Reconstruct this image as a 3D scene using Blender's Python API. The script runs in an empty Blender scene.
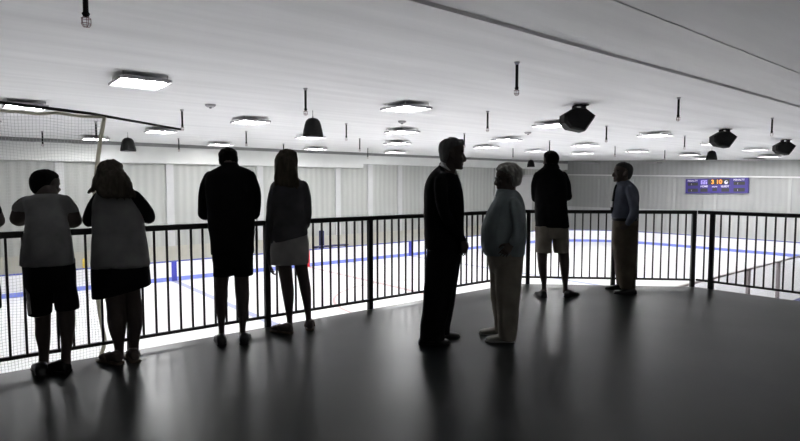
import bpy, bmesh, math, random
from math import sin, cos, pi, atan, radians, hypot
from mathutils import Vector, Matrix, noise
random.seed(5)
scn = bpy.context.scene
COL = scn.collection
ICE = -3.32          # ice level; the balcony floor is z = 0; X runs along the rink, Y across it
CAMH = 1.43
YAW = radians(39)
FPX = 550.0
PIT = atan(35.5/FPX)

# ------------------------------------------------------------------ helpers
def link(o, parent=None):
    COL.objects.link(o)
    if parent: o.parent = parent
    return o

def tag(o, label, cat, group=None, kind=None):
    o['label'] = label; o['category'] = cat
    if group: o['group'] = group
    if kind: o['kind'] = kind
    return o

def thing(name, label, cat, loc=(0, 0, 0), rotz=0.0, group=None):
    o = bpy.data.objects.new(name, None); COL.objects.link(o)
    o.empty_display_size = .1
    o.location = loc; o.rotation_euler = (0, 0, rotz)
    return tag(o, label, cat, group)

def struct(o):
    o['kind'] = 'structure'; return o

class MB:
    """collects closed shells, builds ONE mesh object"""
    def __init__(s): s.v = []; s.f = []
    def add(s, vs, fs):
        k = len(s.v); s.v += [Vector(p) for p in vs]; s.f += [tuple(i+k for i in f) for f in fs]; return s
    def box(s, a, b, mtx=None):
        x0, y0, z0 = a; x1, y1, z1 = b
        vs = [Vector(p) for p in ((x0,y0,z0),(x1,y0,z0),(x1,y1,z0),(x0,y1,z0),(x0,y0,z1),(x1,y0,z1),(x1,y1,z1),(x0,y1,z1))]
        if mtx: vs = [mtx @ p for p in vs]
        return s.add(vs, [(0,3,2,1),(4,5,6,7),(0,1,5,4),(1,2,6,5),(2,3,7,6),(3,0,4,7)])
    def rings(s, rings, cap=True):
        n = len(rings[0]); k = len(s.v)
        for r in rings: s.v += [Vector(p) for p in r]
        for i in range(len(rings)-1):
            for j in range(n):
                a = k+i*n+j; b = k+i*n+(j+1) % n
                s.f.append((a, b, b+n, a+n))
        if cap:
            s.f.append(tuple(k+j for j in reversed(range(n))))
            s.f.append(tuple(k+(len(rings)-1)*n+j for j in range(n)))
        return s
    def tube(s, pts, rad, n=10, flat=1.0, up=None, rounded=False):
        pts = [Vector(p) for p in pts]
        if not hasattr(rad, '__len__'): rad = [rad]*len(pts)
        rad = list(rad)
        if rounded:
            d0 = (pts[0]-pts[1]).normalized(); d1 = (pts[-1]-pts[-2]).normalized()
            pts = [pts[0]+d0*rad[0]*.92, pts[0]+d0*rad[0]*.6]+pts+[pts[-1]+d1*rad[-1]*.6, pts[-1]+d1*rad[-1]*.92]
            rad = [rad[0]*.3, rad[0]*.78]+rad+[rad[-1]*.78, rad[-1]*.3]
        m = len(pts); rs = []
        ref = Vector(up) if up else None
        for i in range(m):
            t = (pts[min(i+1, m-1)]-pts[max(i-1, 0)]).normalized()
            if ref is None:
                ref = Vector((0, 0, 1)) if abs(t.z) < .9 else Vector((0, 1, 0))
            x = (ref - t*ref.dot(t))
            if x.length < 1e-5: x = t.orthogonal()
            x.normalize(); y = t.cross(x)
            if up is None: ref = x
            rs.append([pts[i]+(x*cos(2*pi*j/n)*rad[i]+y*sin(2*pi*j/n)*rad[i]*flat) for j in range(n)])
        return s.rings(rs)
    def ball(s, c, r, mtx=None, n=12, m=8):
        c = Vector(c); rx, ry, rz = r if hasattr(r, '__len__') else (r, r, r)
        rs = []
        for i in range(m+1):
            t = -pi/2+pi*(i+.12*(1 if i == 0 else -1 if i == m else 0))/m
            ring = [Vector((rx*cos(t)*cos(2*pi*j/n), ry*cos(t)*sin(2*pi*j/n), rz*sin(t))) for j in range(n)]
            rs.append([c+((mtx @ p) if mtx else p) for p in ring])
        return s.rings(rs)
    def prism(s, poly, z0, z1):
        return s.rings([[(x, y, z0) for x, y in poly], [(x, y, z1) for x, y in poly]])
    def mesh(s, name):
        me = bpy.data.meshes.new(name)
        me.from_pydata([tuple(p) for p in s.v], [], s.f); me.update()
        bm = bmesh.new(); bm.from_mesh(me)
        bmesh.ops.recalc_face_normals(bm, faces=bm.faces[:])
        bm.to_mesh(me); bm.free()
        return me
    def build(s, name, mat, parent=None, smooth=False, bevel=0):
        me = s.mesh(name); me.materials.append(mat)
        if smooth:
            for p in me.polygons: p.use_smooth = True
        o = link(bpy.data.objects.new(name, me), parent)
        if bevel:
            b = o.modifiers.new('bevel', 'BEVEL'); b.width = bevel; b.segments = 2; b.limit_method = 'ANGLE'
        return o
    def remeshed(s, name, mat, parent, voxel=.007, iters=4, wrinkle=0, wscale=(7, 7, 3), strands=0):
        me = s.mesh(name); tmp = bpy.data.objects.new(name+'_t', me); COL.objects.link(tmp)
        r = tmp.modifiers.new('r', 'REMESH'); r.mode = 'VOXEL'; r.voxel_size = voxel; r.use_smooth_shade = True
        sm = tmp.modifiers.new('s', 'SMOOTH'); sm.factor = .5; sm.iterations = iters
        dg = bpy.context.evaluated_depsgraph_get()
        out = bpy.data.meshes.new_from_object(tmp.evaluated_get(dg))
        bpy.data.objects.remove(tmp); bpy.data.meshes.remove(me)
        out.name = name
        if wrinkle or strands:
            off = Vector((random.random()*50, random.random()*50, 0))
            nv = len(out.vertices); co = [0.0]*(3*nv); no = [0.0]*(3*nv)
            out.vertices.foreach_get('co', co); out.vertices.foreach_get('normal', no)
            for i in range(nv):
                x, y, z = co[3*i:3*i+3]; d = 0.0
                if wrinkle:
                    q = Vector((x*wscale[0], y*wscale[1], z*wscale[2]))+off
                    d += (noise.noise(q)+.5*noise.noise(q*2.3))*wrinkle
                if strands: d += noise.noise(Vector((x*60, y*60, z*9))+off)*strands
                for j in range(3): co[3*i+j] += no[3*i+j]*d
            out.vertices.foreach_set('co', co); out.update()
        for p in out.polygons: p.use_smooth = True
        out.materials.clear(); out.materials.append(mat)
        return link(bpy.data.objects.new(name, out), parent)

# ------------------------------------------------------------------ materials
def nmat(name):
    m = bpy.data.materials.new(name); m.use_nodes = True
    nt = m.node_tree; b = nt.nodes['Principled BSDF']
    return m, nt, b

def mat(name, col, rough=.6, var=.15, scale=8.0, bump=0.0, bscale=60.0, metal=0.0, stretch=(1, 1, 1), spec=.5, attr=None):
    m, nt, b = nmat(name)
    tc = nt.nodes.new('ShaderNodeTexCoord'); mp = nt.nodes.new('ShaderNodeMapping')
    mp.inputs['Scale'].default_value = stretch
    nt.links.new(tc.outputs['Object'], mp.inputs['Vector'])
    nz = nt.nodes.new('ShaderNodeTexNoise'); nz.inputs['Scale'].default_value = scale; nz.inputs['Detail'].default_value = 5
    nt.links.new(mp.outputs['Vector'], nz.inputs['Vector'])
    cr = nt.nodes.new('ShaderNodeValToRGB')
    cr.color_ramp.elements[0].position = .3; cr.color_ramp.elements[1].position = .7
    cr.color_ramp.elements[0].color = tuple(c*(1-var) for c in col)+(1,)
    cr.color_ramp.elements[1].color = tuple(min(1, c*(1+var)) for c in col)+(1,)
    nt.links.new(nz.outputs['Fac'], cr.inputs['Fac'])
    src = cr.outputs['Color']
    if attr:
        at = nt.nodes.new('ShaderNodeAttribute'); at.attribute_name = attr
        mx = nt.nodes.new('ShaderNodeMix'); mx.data_type = 'RGBA'; mx.blend_type = 'MULTIPLY'; mx.inputs['Factor'].default_value = 1
        nt.links.new(src, mx.inputs['A']); nt.links.new(at.outputs['Color'], mx.inputs['B']); src = mx.outputs['Result']
    nt.links.new(src, b.inputs['Base Color'])
    b.inputs['Roughness'].default_value = rough; b.inputs['Metallic'].default_value = metal
    b.inputs['Specular IOR Level'].default_value = spec
    if bump:
        n2 = nt.nodes.new('ShaderNodeTexNoise'); n2.inputs['Scale'].default_value = bscale
        nt.links.new(mp.outputs['Vector'], n2.inputs['Vector'])
        bp = nt.nodes.new('ShaderNodeBump'); bp.inputs['Strength'].default_value = bump; bp.inputs['Distance'].default_value = .01
        nt.links.new(n2.outputs['Fac'], bp.inputs['Height']); nt.links.new(bp.outputs['Normal'], b.inputs['Normal'])
    return m

def emit(name, col, strength):
    m, nt, b = nmat(name)
    b.inputs['Base Color'].default_value = tuple(col)+(1,)
    b.inputs['Emission Color'].default_value = tuple(col)+(1,)
    b.inputs['Emission Strength'].default_value = strength
    return m

def math_node(nt, op, a, bv):
    n = nt.nodes.new('ShaderNodeMath'); n.operation = op
    for i, x in enumerate((a, bv)):
        if x is None: continue
        if isinstance(x, (int, float)): n.inputs[i].default_value = x
        else: nt.links.new(x, n.inputs[i])
    return n.outputs[0]

def ribbed(name, col, pitch, axis, depth=.06):
    """vertical-rib sheet metal: tone and bump from a wave along one axis"""
    m, nt, b = nmat(name)
    tc = nt.nodes.new('ShaderNodeTexCoord'); sp = nt.nodes.new('ShaderNodeSeparateXYZ')
    nt.links.new(tc.outputs['Object'], sp.inputs[0])
    w = math_node(nt, 'SINE', math_node(nt, 'MULTIPLY', sp.outputs[axis], 2*pi/pitch), None)
    w2 = math_node(nt, 'SINE', math_node(nt, 'MULTIPLY', sp.outputs[axis], 2*pi/(pitch*4.0)), None)
    nz = nt.nodes.new('ShaderNodeTexNoise'); nz.inputs['Scale'].default_value = .35
    nt.links.new(tc.outputs['Object'], nz.inputs['Vector'])
    t = math_node(nt, 'ADD', math_node(nt, 'MULTIPLY', w, depth), 1.0)
    t = math_node(nt, 'ADD', t, math_node(nt, 'MULTIPLY', w2, depth*.4))
    t = math_node(nt, 'ADD', t, math_node(nt, 'MULTIPLY', math_node(nt, 'SUBTRACT', nz.outputs['Fac'], .5), .16))
    vm = nt.nodes.new('ShaderNodeVectorMath'); vm.operation = 'SCALE'
    vm.inputs[0].default_value = col; nt.links.new(t, vm.inputs['Scale'])
    nt.links.new(vm.outputs['Vector'], b.inputs['Base Color'])
    bp = nt.nodes.new('ShaderNodeBump'); bp.inputs['Distance'].default_value = .02; bp.inputs['Strength'].default_value = .5
    nt.links.new(w, bp.inputs['Height']); nt.links.new(bp.outputs['Normal'], b.inputs['Normal'])
    b.inputs['Roughness'].default_value = .5
    return m

def ceiling_mat():
    m, nt, b = nmat('liner')
    tc = nt.nodes.new('ShaderNodeTexCoord'); mp = nt.nodes.new('ShaderNodeMapping')
    mp.inputs['Scale'].default_value = (.12, 1.3, 1)
    nt.links.new(tc.outputs['Object'], mp.inputs['Vector'])
    n1 = nt.nodes.new('ShaderNodeTexNoise'); n1.inputs['Scale'].default_value = 1.6; n1.inputs['Detail'].default_value = 6
    nt.links.new(mp.outputs['Vector'], n1.inputs['Vector'])
    sp = nt.nodes.new('ShaderNodeSeparateXYZ'); nt.links.new(tc.outputs['Object'], sp.inputs[0])
    cr = nt.nodes.new('ShaderNodeValToRGB')
    cr.color_ramp.elements[0].position = .25; cr.color_ramp.elements[1].position = .75
    cr.color_ramp.elements[0].color = (.76, .76, .76, 1); cr.color_ramp.elements[1].color = (.88, .88, .88, 1)
    nt.links.new(n1.outputs['Fac'], cr.inputs['Fac'])
    nt.links.new(cr.outputs['Color'], b.inputs['Base Color'])
    wave = math_node(nt, 'SINE', math_node(nt, 'MULTIPLY', sp.outputs[1], 2*pi/.62), None)
    h = math_node(nt, 'ADD', math_node(nt, 'MULTIPLY', wave, .05), n1.outputs['Fac'])
    bp = nt.nodes.new('ShaderNodeBump'); bp.inputs['Distance'].default_value = .10; bp.inputs['Strength'].default_value = .35
    nt.links.new(h, bp.inputs['Height']); nt.links.new(bp.outputs['Normal'], b.inputs['Normal'])
    b.inputs['Roughness'].default_value = .75
    return m

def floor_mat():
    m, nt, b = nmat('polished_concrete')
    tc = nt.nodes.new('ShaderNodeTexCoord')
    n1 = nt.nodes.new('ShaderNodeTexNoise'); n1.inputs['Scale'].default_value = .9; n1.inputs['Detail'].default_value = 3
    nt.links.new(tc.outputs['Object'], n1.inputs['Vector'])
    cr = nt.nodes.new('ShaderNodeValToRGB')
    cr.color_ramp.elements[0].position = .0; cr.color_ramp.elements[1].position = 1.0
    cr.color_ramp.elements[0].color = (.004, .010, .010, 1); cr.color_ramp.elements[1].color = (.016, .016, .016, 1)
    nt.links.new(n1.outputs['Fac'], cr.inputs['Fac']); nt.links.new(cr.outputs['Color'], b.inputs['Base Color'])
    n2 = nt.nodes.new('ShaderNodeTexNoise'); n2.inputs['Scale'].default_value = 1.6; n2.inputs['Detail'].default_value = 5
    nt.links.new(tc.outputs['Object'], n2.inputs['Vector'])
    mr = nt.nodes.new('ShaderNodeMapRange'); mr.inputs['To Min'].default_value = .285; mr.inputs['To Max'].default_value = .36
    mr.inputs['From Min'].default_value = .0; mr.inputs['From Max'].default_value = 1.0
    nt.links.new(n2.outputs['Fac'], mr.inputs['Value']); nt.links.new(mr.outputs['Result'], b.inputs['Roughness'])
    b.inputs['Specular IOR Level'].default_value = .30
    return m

def ice_mat():
    """white ice with faint painted lines and circles"""
    m, nt, b = nmat('ice')
    tc = nt.nodes.new('ShaderNodeTexCoord'); sp = nt.nodes.new('ShaderNodeSeparateXYZ')
    nt.links.new(tc.outputs['Object'], sp.inputs[0])
    X, Y = sp.outputs[0], sp.outputs[1]
    def band(x0, hw):
        d = math_node(nt, 'ABSOLUTE', math_node(nt, 'SUBTRACT', X, x0), None)
        return math_node(nt, 'LESS_THAN', d, hw)
    def ring(x0, y0, r, hw):
        dx = math_node(nt, 'SUBTRACT', X, x0); dy = math_node(nt, 'SUBTRACT', Y, y0)
        d = math_node(nt, 'SQRT', math_node(nt, 'ADD', math_node(nt, 'MULTIPLY', dx, dx), math_node(nt, 'MULTIPLY', dy, dy)), None)
        return math_node(nt, 'LESS_THAN', math_node(nt, 'ABSOLUTE', math_node(nt, 'SUBTRACT', d, r), None), hw)
    blue = math_node(nt, 'MAXIMUM', band(8.33, .15), band(23.63, .15))
    red = band(15.84, .15)
    red = math_node(nt, 'MAXIMUM', red, math_node(nt, 'MAXIMUM', ring(21.6, 22.6, .2, .25), ring(15.84, 16.8, 4.5, .06)))
    def mix(src, fac, col):
        mx = nt.nodes.new('ShaderNodeMix'); mx.data_type = 'RGBA'
        nt.links.new(fac, mx.inputs['Factor'])
        if isinstance(src, tuple): mx.inputs['A'].default_value = src
        else: nt.links.new(src, mx.inputs['A'])
        mx.inputs['B'].default_value = col
        return mx.outputs['Result']
    c = mix((.88, .88, .89, 1), blue, (.40, .42, .60, 1))
    c = mix(c, red, (.60, .42, .42, 1))
    nt.links.new(c, b.inputs['Base Color'])
    b.inputs['Roughness'].default_value = .35
    b.inputs['Specular IOR Level'].default_value = .3
    return m

M = {}
M['floor'] = floor_mat(); M['ceiling'] = ceiling_mat(); M['ice'] = ice_mat()
M['sheet'] = ribbed('grey_sheet_metal', (.42, .43, .41), .42, 0)
M['endwall'] = ribbed('pale_sheet_metal', (.34, .345, .34), .42, 1, .03)
M['endlow'] = ribbed('lower_sheet_metal', (.50, .505, .505), .42, 1, .03)
M['endband'] = ribbed('upper_sheet_metal', (.28, .285, .282), .42, 1, .04)
M['fascia'] = mat('fascia_white', (.70, .71, .69), .6, .03, 1.5)
M['fascia_grey'] = mat('fascia_grey', (.22, .22, .22), .6, .1, 2)
M['beige'] = mat('beige_block', (.47, .46, .40), .8, .06, 2)
M['pilaster'] = mat('pilaster_paint', (.54, .545, .545), .6, .03, 2)
M['dark'] = mat('dark_paint', (.035, .035, .035), .8, .2, 2)
M['rail'] = mat('black_paint_steel', (.008, .008, .008), .45, .2, 12)
M['black'] = mat('black_plastic', (.006, .006, .006), .7, .2, 12, spec=.15)
M['board'] = mat('dasher_white', (.93, .93, .94), .35, .02, 1)
M['capblue'] = mat('cap_blue', (.09, .11, .42), .4, .08, 2)
M['kick'] = mat('kick_blue', (.26, .32, .82), .4, .06, 2)
M['mark_blue'] = mat('mark_blue', (.06, .07, .45), .4, .06, 2)
M['mark_red'] = mat('mark_red', (.75, .02, .03), .4, .06, 2)
M['navy'] = mat('navy_pad', (.02, .022, .10), .5, .1, 4)
M['yellow'] = mat('yellow_paint', (.75, .55, .08), .5, .1, 4)
M['metal'] = mat('grey_metal', (.32, .31, .32), .45, .1, 6, metal=.3)
M['glass_post'] = mat('pale_post', (.70, .62, .63), .45, .05, 6)
M['pole'] = mat('khaki_pole', (.80, .78, .68), .5, .12, 6)
M['net'] = mat('white_net', (.5, .5, .5), .8, .05, 6)
M['purple'] = mat('scoreboard_purple', (.046, .032, .205), .45, .06, 4)
M['score_black'] = mat('score_panel', (.03, .032, .03), .5, .1, 6)
M['score_white'] = mat('score_white', (.75, .73, .85), .5, .03, 6)
M['score_lilac'] = mat('score_lilac', (.42, .36, .85), .5, .05, 6)
M['led'] = emit('led_orange', (1.0, .27, .03), 1.0)
M['tube'] = emit('lamp_panel', (1, 1, 1), 62.0)
M['tube_dim'] = emit('lamp_panel_dim', (1, 1, 1), 1.3)
M['strip'] = mat('bright_strip', (.62, .62, .62), .5, .02, 2)
def glass_mat():
    m, nt, b = nmat('shield_glass')
    out = nt.nodes['Material Output']
    tr = nt.nodes.new('ShaderNodeBsdfTransparent'); tr.inputs['Color'].default_value = (.90, .90, .91, 1)
    gl = nt.nodes.new('ShaderNodeBsdfGlossy'); gl.inputs['Roughness'].default_value = .05
    nz = nt.nodes.new('ShaderNodeTexNoise'); nz.inputs['Scale'].default_value = .8
    mx = nt.nodes.new('ShaderNodeMixShader')
    nt.links.new(math_node(nt, 'MULTIPLY', nz.outputs['Fac'], .12), mx.inputs[0])
    nt.links.new(tr.outputs[0], mx.inputs[1]); nt.links.new(gl.outputs[0], mx.inputs[2])
    nt.links.new(mx.outputs[0], out.inputs['Surface'])
    return m
M['glass'] = glass_mat()

# ------------------------------------------------------------------ setting
U0, U1, V0, V1 = -16.0, 48.0, -9.0, 32.8
def ceil_z(u, v):
    h = 2.50-.08*min(1, max(0, (v-9)/2.5))
    if v > 24: h -= .12*(v-24)/8.8
    if 5.72 < v < 7.2: h -= .055*(1-(v-5.72)/1.48)**1.3
    if v < 4.1: h += .05*(4.1-v)
    if v < 2.48: h -= .06
    if u > 42:
        t = (u-42)/6.0
        h = h*(1-t)+(2.43-.030*(32.8-max(v, 0)))*t
    return CAMH+h
us = [U0+2*i for i in range(30)]+[43, 44, 45, 46, 47, 48.0]
vs = [V0, -6, -3, 0, 2.475, 2.485, 3, 3.6, 4.1, 4.6, 5.2, 5.715, 5.73, 5.9, 6.1, 6.3]+[6.5+.9*i for i in range(30)]+[V1]
vs = sorted(x for x in vs if x <= V1)
def ceiling_part(name, vl):
    mb = MB(); grid = []
    for v in vl:
        grid.append([len(mb.v)+i for i in range(len(us))])
        mb.v += [Vector((u, v, ceil_z(u, v)+.012*noise.noise(Vector((u*.3, v*.8, 0))))) for u in us]
    for i in range(len(vl)-1):
        for j in range(len(us)-1):
            mb.f.append((grid[i][j], grid[i+1][j], grid[i+1][j+1], grid[i][j+1]))
    struct(mb.build(name, M['ceiling'], smooth=False))
ceiling_part('ceiling', [v for v in vs if v >= 5.715]); ceiling_part('ceiling_balcony', [v for v in vs if v <= 5.716])
for k, vv in enumerate((4.1, 2.5)):
    m_ = MB()
    pts = [(u, vv+.015*noise.noise(Vector((u*1.7, vv, 3))), ceil_z(u, vv)-.004+.012*noise.noise(Vector((u*2.1, vv, 9)))) for u in [U0+.5*i for i in range(120)]]
    m_.tube(pts, [.010+.007*noise.noise(Vector((p[0]*2.3, 1, 1))) for p in pts], 8)
    struct(m_.build('trim_%d' % (k+1), M['ceiling'], smooth=True))

# balcony slab
EDGE = [(U0, 5.09), (6.29, 5.09), (8.05, 3.34), (8.05, V0), (U0, V0)]
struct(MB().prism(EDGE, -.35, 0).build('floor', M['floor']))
# ice and the ground around it
struct(MB().box((U0, V0, ICE-.2), (U1, V1, ICE-.012)).build('floor_arena', mat('arena_ground', (.55, .55, .55), .7, .1, 1)))
def stadium(u0, u1, v0, v1, r, n=14):
    P = []
    for cx, cy, a0 in ((u1-r, v1-r, 0), (u0+r, v1-r, 90), (u0+r, v0+r, 180), (u1-r, v0+r, 270)):
        for i in range(n+1):
            a = radians(a0+90*i/n); P.append((cx+r*cos(a), cy+r*sin(a)))
    return P
R0 = (-11.2, 43.0, 5.7, 28.1)
struct(MB().prism(stadium(*R0, 7.0), ICE-.01, ICE).build('rink_ice', M['ice']))
# walls
def wall(name, a, b, m): return struct(MB().box(a, b).build(name, m))
TOPZ = CAMH+2.6
wall('wall_left', (U0, V1, ICE+1.25), (U1, V1+.2, TOPZ), M['sheet'])
wall('trim_base_left', (U0, V1-.04, ICE), (U1, V1+.2, ICE+1.25), M['beige'])
wall('wall_far', (U1, V0, -.70), (U1+.2, V1+.2, TOPZ), M['endwall'])
wall('trim_base_far', (U1-.05, V0, ICE), (U1+.2, V1+.2, -.70), M['endlow'])
wall('wall_near', (U0-.2, V0, ICE), (U0, V1+.2, TOPZ), M['dark'])
wall('wall_back', (U0, V0-.2, ICE), (U1+.2, V0, TOPZ), M['dark'])
# sloping grey band and bright ledge high on the far wall
def sl(v, c0): return CAMH+c0-.030*(32.8-v)*.8
def slab(name, u0, u1, za, zb, m, v0=-2.0, v1=V1):
    P = [(u0, v0, za(v0)), (u1, v0, za(v0)), (u1, v1, za(v1)), (u0, v1, za(v1)),
         (u0, v0, zb(v0)), (u1, v0, zb(v0)), (u1, v1, zb(v1)), (u0, v1, zb(v1))]
    return struct(MB().add(P, [(0,3,2,1),(4,5,6,7),(0,1,5,4),(1,2,6,5),(2,3,7,6),(3,0,4,7)]).build(name, m))
slab('trim_3', U1-.10, U1, lambda v: sl(v, 1.07), lambda v: CAMH+2.55, M['endband'])
slab('trim_4', U1-.16, U1, lambda v: sl(v, 0.98), lambda v: sl(v, 1.09), M['strip'])
# fascia along the top of the left wall, with a step
for k, (a, b, zb) in enumerate(((U0, 22.9, 1.22), (22.9, U1, 1.52))):
    P = MB()
    P.rings([[(a, V1-.35, CAMH+zb), (a, V1, CAMH+zb-.02), (a, V1, CAMH+2.12), (a, V1-.35, CAMH+2.12)],
             [(b, V1-.35, CAMH+zb), (b, V1, CAMH+zb-.02), (b, V1, CAMH+2.12), (b, V1-.35, CAMH+2.12)]])
    struct(P.build('trim_%d' % (5+k), M['fascia']))
wall('trim_7', (U0, V1-.40, CAMH+2.12), (U1, V1, CAMH+2.36), M['fascia_grey'])
for k, u in enumerate((-.5, 4.2, 9.6, 15.1, 20.9, 23.7, 26.5, 32.0, 37.5)):
    wall('trim_%d' % (8+k), (u-.2, V1-.12, ICE+1.25), (u+.2, V1, CAMH+1.6), M['pilaster'])
M['endpil'] = mat('end_pilaster', (.41, .415, .41), .6, .03, 2)
for k, v in enumerate((29.0, 25.6, 21.9, 18.6, 13.5, 12.6)):
    wall('trim_%d' % (20+k), (U1-.04, v-.10, -.7), (U1, v+.10, CAMH+.55), M['endpil'])
d = struct(MB().box((40.1, V1-.10, ICE), (42.6, V1, CAMH+.75)).build('door_1', M['strip']))
struct(MB().box((40.0, V1-.13, CAMH+.75), (42.7, V1, CAMH+.95)).build('door_frame', M['pilaster'], d))

# ------------------------------------------------------------------ dasher boards
def band_mesh(off_in, off_out, z0, z1, m, name, parent):
    a = stadium(R0[0]-off_in, R0[1]+off_in, R0[2]-off_in, R0[3]+off_in, 7.0+off_in)
    b = stadium(R0[0]-off_out, R0[1]+off_out, R0[2]-off_out, R0[3]+off_out, 7.0+off_out)
    n = len(a); mb = MB()
    rs = [[(a[i][0], a[i][1], z0), (b[i][0], b[i][1], z0), (b[i][0], b[i][1], z1), (a[i][0], a[i][1], z1)] for i in range(n)]
    rs.append(rs[0]); mb.rings(rs, cap=False)
    return mb.build(name, m, parent)
bd = thing('dasher_boards', 'white dasher boards with blue cap and kick strip enclosing the ice', 'rink boards', (16, 28.1, ICE))
bd_in = bd.matrix_basis.inverted()
def at_world(o, parent):
    """geometry given in world coordinates, moved into the frame of its thing"""
    o.data.transform(Matrix.Translation(-parent.location)); return o
at_world(band_mesh(.0, .10, ICE, ICE+.95, M['board'], 'board_wall', bd), bd)
at_world(band_mesh(-.02, .12, ICE+.95, ICE+1.0, M['capblue'], 'cap_rail', bd), bd)
at_world(band_mesh(-.015, .0, ICE+.005, ICE+.20, M['kick'], 'kick_strip', bd), bd)
for nm, u, hw, m_ in (('blue_line_mark', 8.33, .12, 'mark_blue'), ('blue_line_mark', 23.63, .12, 'mark_blue'), ('red_line_mark', 15.84, .12, 'mark_red')):
    at_world(MB().box((u-hw, R0[3]-.03, ICE+.0), (u+hw, R0[3], ICE+.96)).build(nm, M[m_], bd), bd)
# protective glass on the near side of the rink
gl = thing('shield_glass', 'clear shield glass with pale posts above the near rink boards at right', 'shield glass', (20, 5.65, ICE+1.0))
at_world(MB().box((0, 5.62, ICE+1.0), (36.5, 5.64, -.9)).build('glass_pane', M['glass'], gl), gl)
at_world(MB().box((0, 5.60, -.9), (36.5, 5.66, -.86)).build('top_strip', M['glass_post'], gl), gl)
for i in range(15):
    u = 2.5+2.4*i
    at_world(MB().box((u-.05, 5.59, ICE+1.0), (u+.05, 5.67, -.9)).build('post', M['glass_post'], gl), gl)
# things behind the far boards
b_ = thing('padded_post', 'navy padded upright standing behind the far boards', 'post', (17.5, 29.3, ICE))
MB().box((-.13, -.13, 0), (.13, .13, 1.95)).build('pad', M['navy'], b_, bevel=.04)
MB().box((-.2, -.2, 0), (.2, .2, .05)).build('base', M['metal'], b_)
b_ = thing('players_bench', 'dark low bench top showing just over the far boards', 'bench', (17.6, 28.9, ICE))
MB().box((-.9, -.2, .98), (1.5, .2, 1.05)).build('seat', M['navy'], b_, bevel=.02)
for x in (-.8, .3, 1.4): MB().box((x-.04, -.18, 0), (x+.04, .18, .98)).build('leg', M['metal'], b_)
b_ = thing('bollard', 'yellow upright bollard behind the boards at far left', 'bollard', (4.62, 29.3, ICE))
MB().tube([(0, 0, 0), (0, 0, 1.25)], .075, 12).build('tube', M['yellow'], b_, True)
MB().ball((0, 0, 1.25), (.075, .075, .05)).build('cap', M['yellow'], b_, True)

# ------------------------------------------------------------------ ceiling fixtures
ORD = ['leftmost', 'second from left', 'third from left', 'fourth from left', 'fifth from left', 'sixth from left', 'seventh from left', 'eighth from left']
def make_light():
    t = thing('ceiling_light', '', 'ceiling light')
    f = MB()
    # shallow housing with sloped shoulders, two reflector bays
    f.rings([[(-.52, -.60, 0), (.52, -.60, 0), (.52, .60, 0), (-.52, .60, 0)],
             [(-.52, -.60, .02), (.52, -.60, .02), (.52, .60, .02), (-.52, .60, .02)],
             [(-.36, -.62, .035), (.36, -.62, .035), (.36, .62, .035), (-.36, .62, .035)]])
    for a, b in (((-.52, -.60), (.52, -.585)), ((-.52, .585), (.52, .60)), ((-.52, -.585), (-.505, .585)), ((.505, -.585), (.52, .585)), ((-.02, -.585), (.02, .585))):
        f.box((a[0], a[1], -.038), (b[0], b[1], 0))
    f.build('housing', M['metal'], t)
    for s in (-1, 1):
        MB().box((s*.25-.20, -.54, -.006), (s*.25+.195, .54, -.001)).build('lamp_panel', M['tube'], t)
    for sx in (-1, 1):
        for sy in (-1, 1):
            MB().tube([(sx*.45, sy*.5, .02), (sx*.45, sy*.5, .13)], .008, 6).build('hanger', M['metal'], t)
    return t
proto = make_light(); used = False
def copy_tree(o, parent=None):
    c = o.copy(); COL.objects.link(c)
    if parent: c.parent = parent
    for ch in list(o.children): copy_tree(ch, c)
    return c
LIGHTS = [
    ('in row nearest the balcony', [(3.33, 13.36), (10.6, 12.8), (17.95, 12.85), (25.2, 12.46), (32.9, 12.85), (40.6, 13.4)]),
    ('in second row from the balcony', [(1.71, 19.5), (8.45, 19.05), (15.1, 18.5), (21.84, 18.4), (28.4, 18.1), (36.0, 19.0), (42.6, 18.4)]),
    ('in third row from the balcony', [(.9, 25.0), (6.94, 24.8), (13.4, 23.4), (19.0, 23.7), (25.2, 22.8), (30.6, 23.2), (35.3, 22.7)]),
    ('in last row along side wall', [(5.37, 29.9), (11.45, 29.8), (17.35, 29.7), (23.3, 29.3)]),
]
for rown, ul in LIGHTS:
    for k, (u, v) in enumerate(ul):
        t = proto if not used else copy_tree(proto); used = True
        t.location = (u, v, ceil_z(u, v)-.135)
        t['label'] = 'white ceiling light, %s %s' % (ORD[k], rown)
        t['group'] = 'rink ceiling lights'
for k, (u, v, dz) in enumerate(((46.9, 29.2, .30), (46.9, 23.3, .29), (46.9, 15.6, .17))):
    t = copy_tree(proto); t.location = (u, v, ceil_z(u, v)-dz)
    t['label'] = 'white ceiling light low against the end wall, %s of three' % ('leftmost', 'middle one', 'rightmost')[k]
    t['group'] = 'end wall lights'
    for ch in t.children:
        if ch.name.startswith('lamp_panel'):
            ch.data = ch.data.copy(); ch.data.materials[0] = M['tube_dim']
for k, (u, v) in enumerate(((45.2, 18.4), (45.0, 14.0), (45.0, 11.0))):
    t = copy_tree(proto); t.location = (u, v, ceil_z(u, v)-.135)
    t['label'] = 'white ceiling light near the end wall, %s of three above the scoreboard' % ('left one', 'middle one', 'right one')[k]
    t['group'] = 'lights before the end wall'

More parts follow.
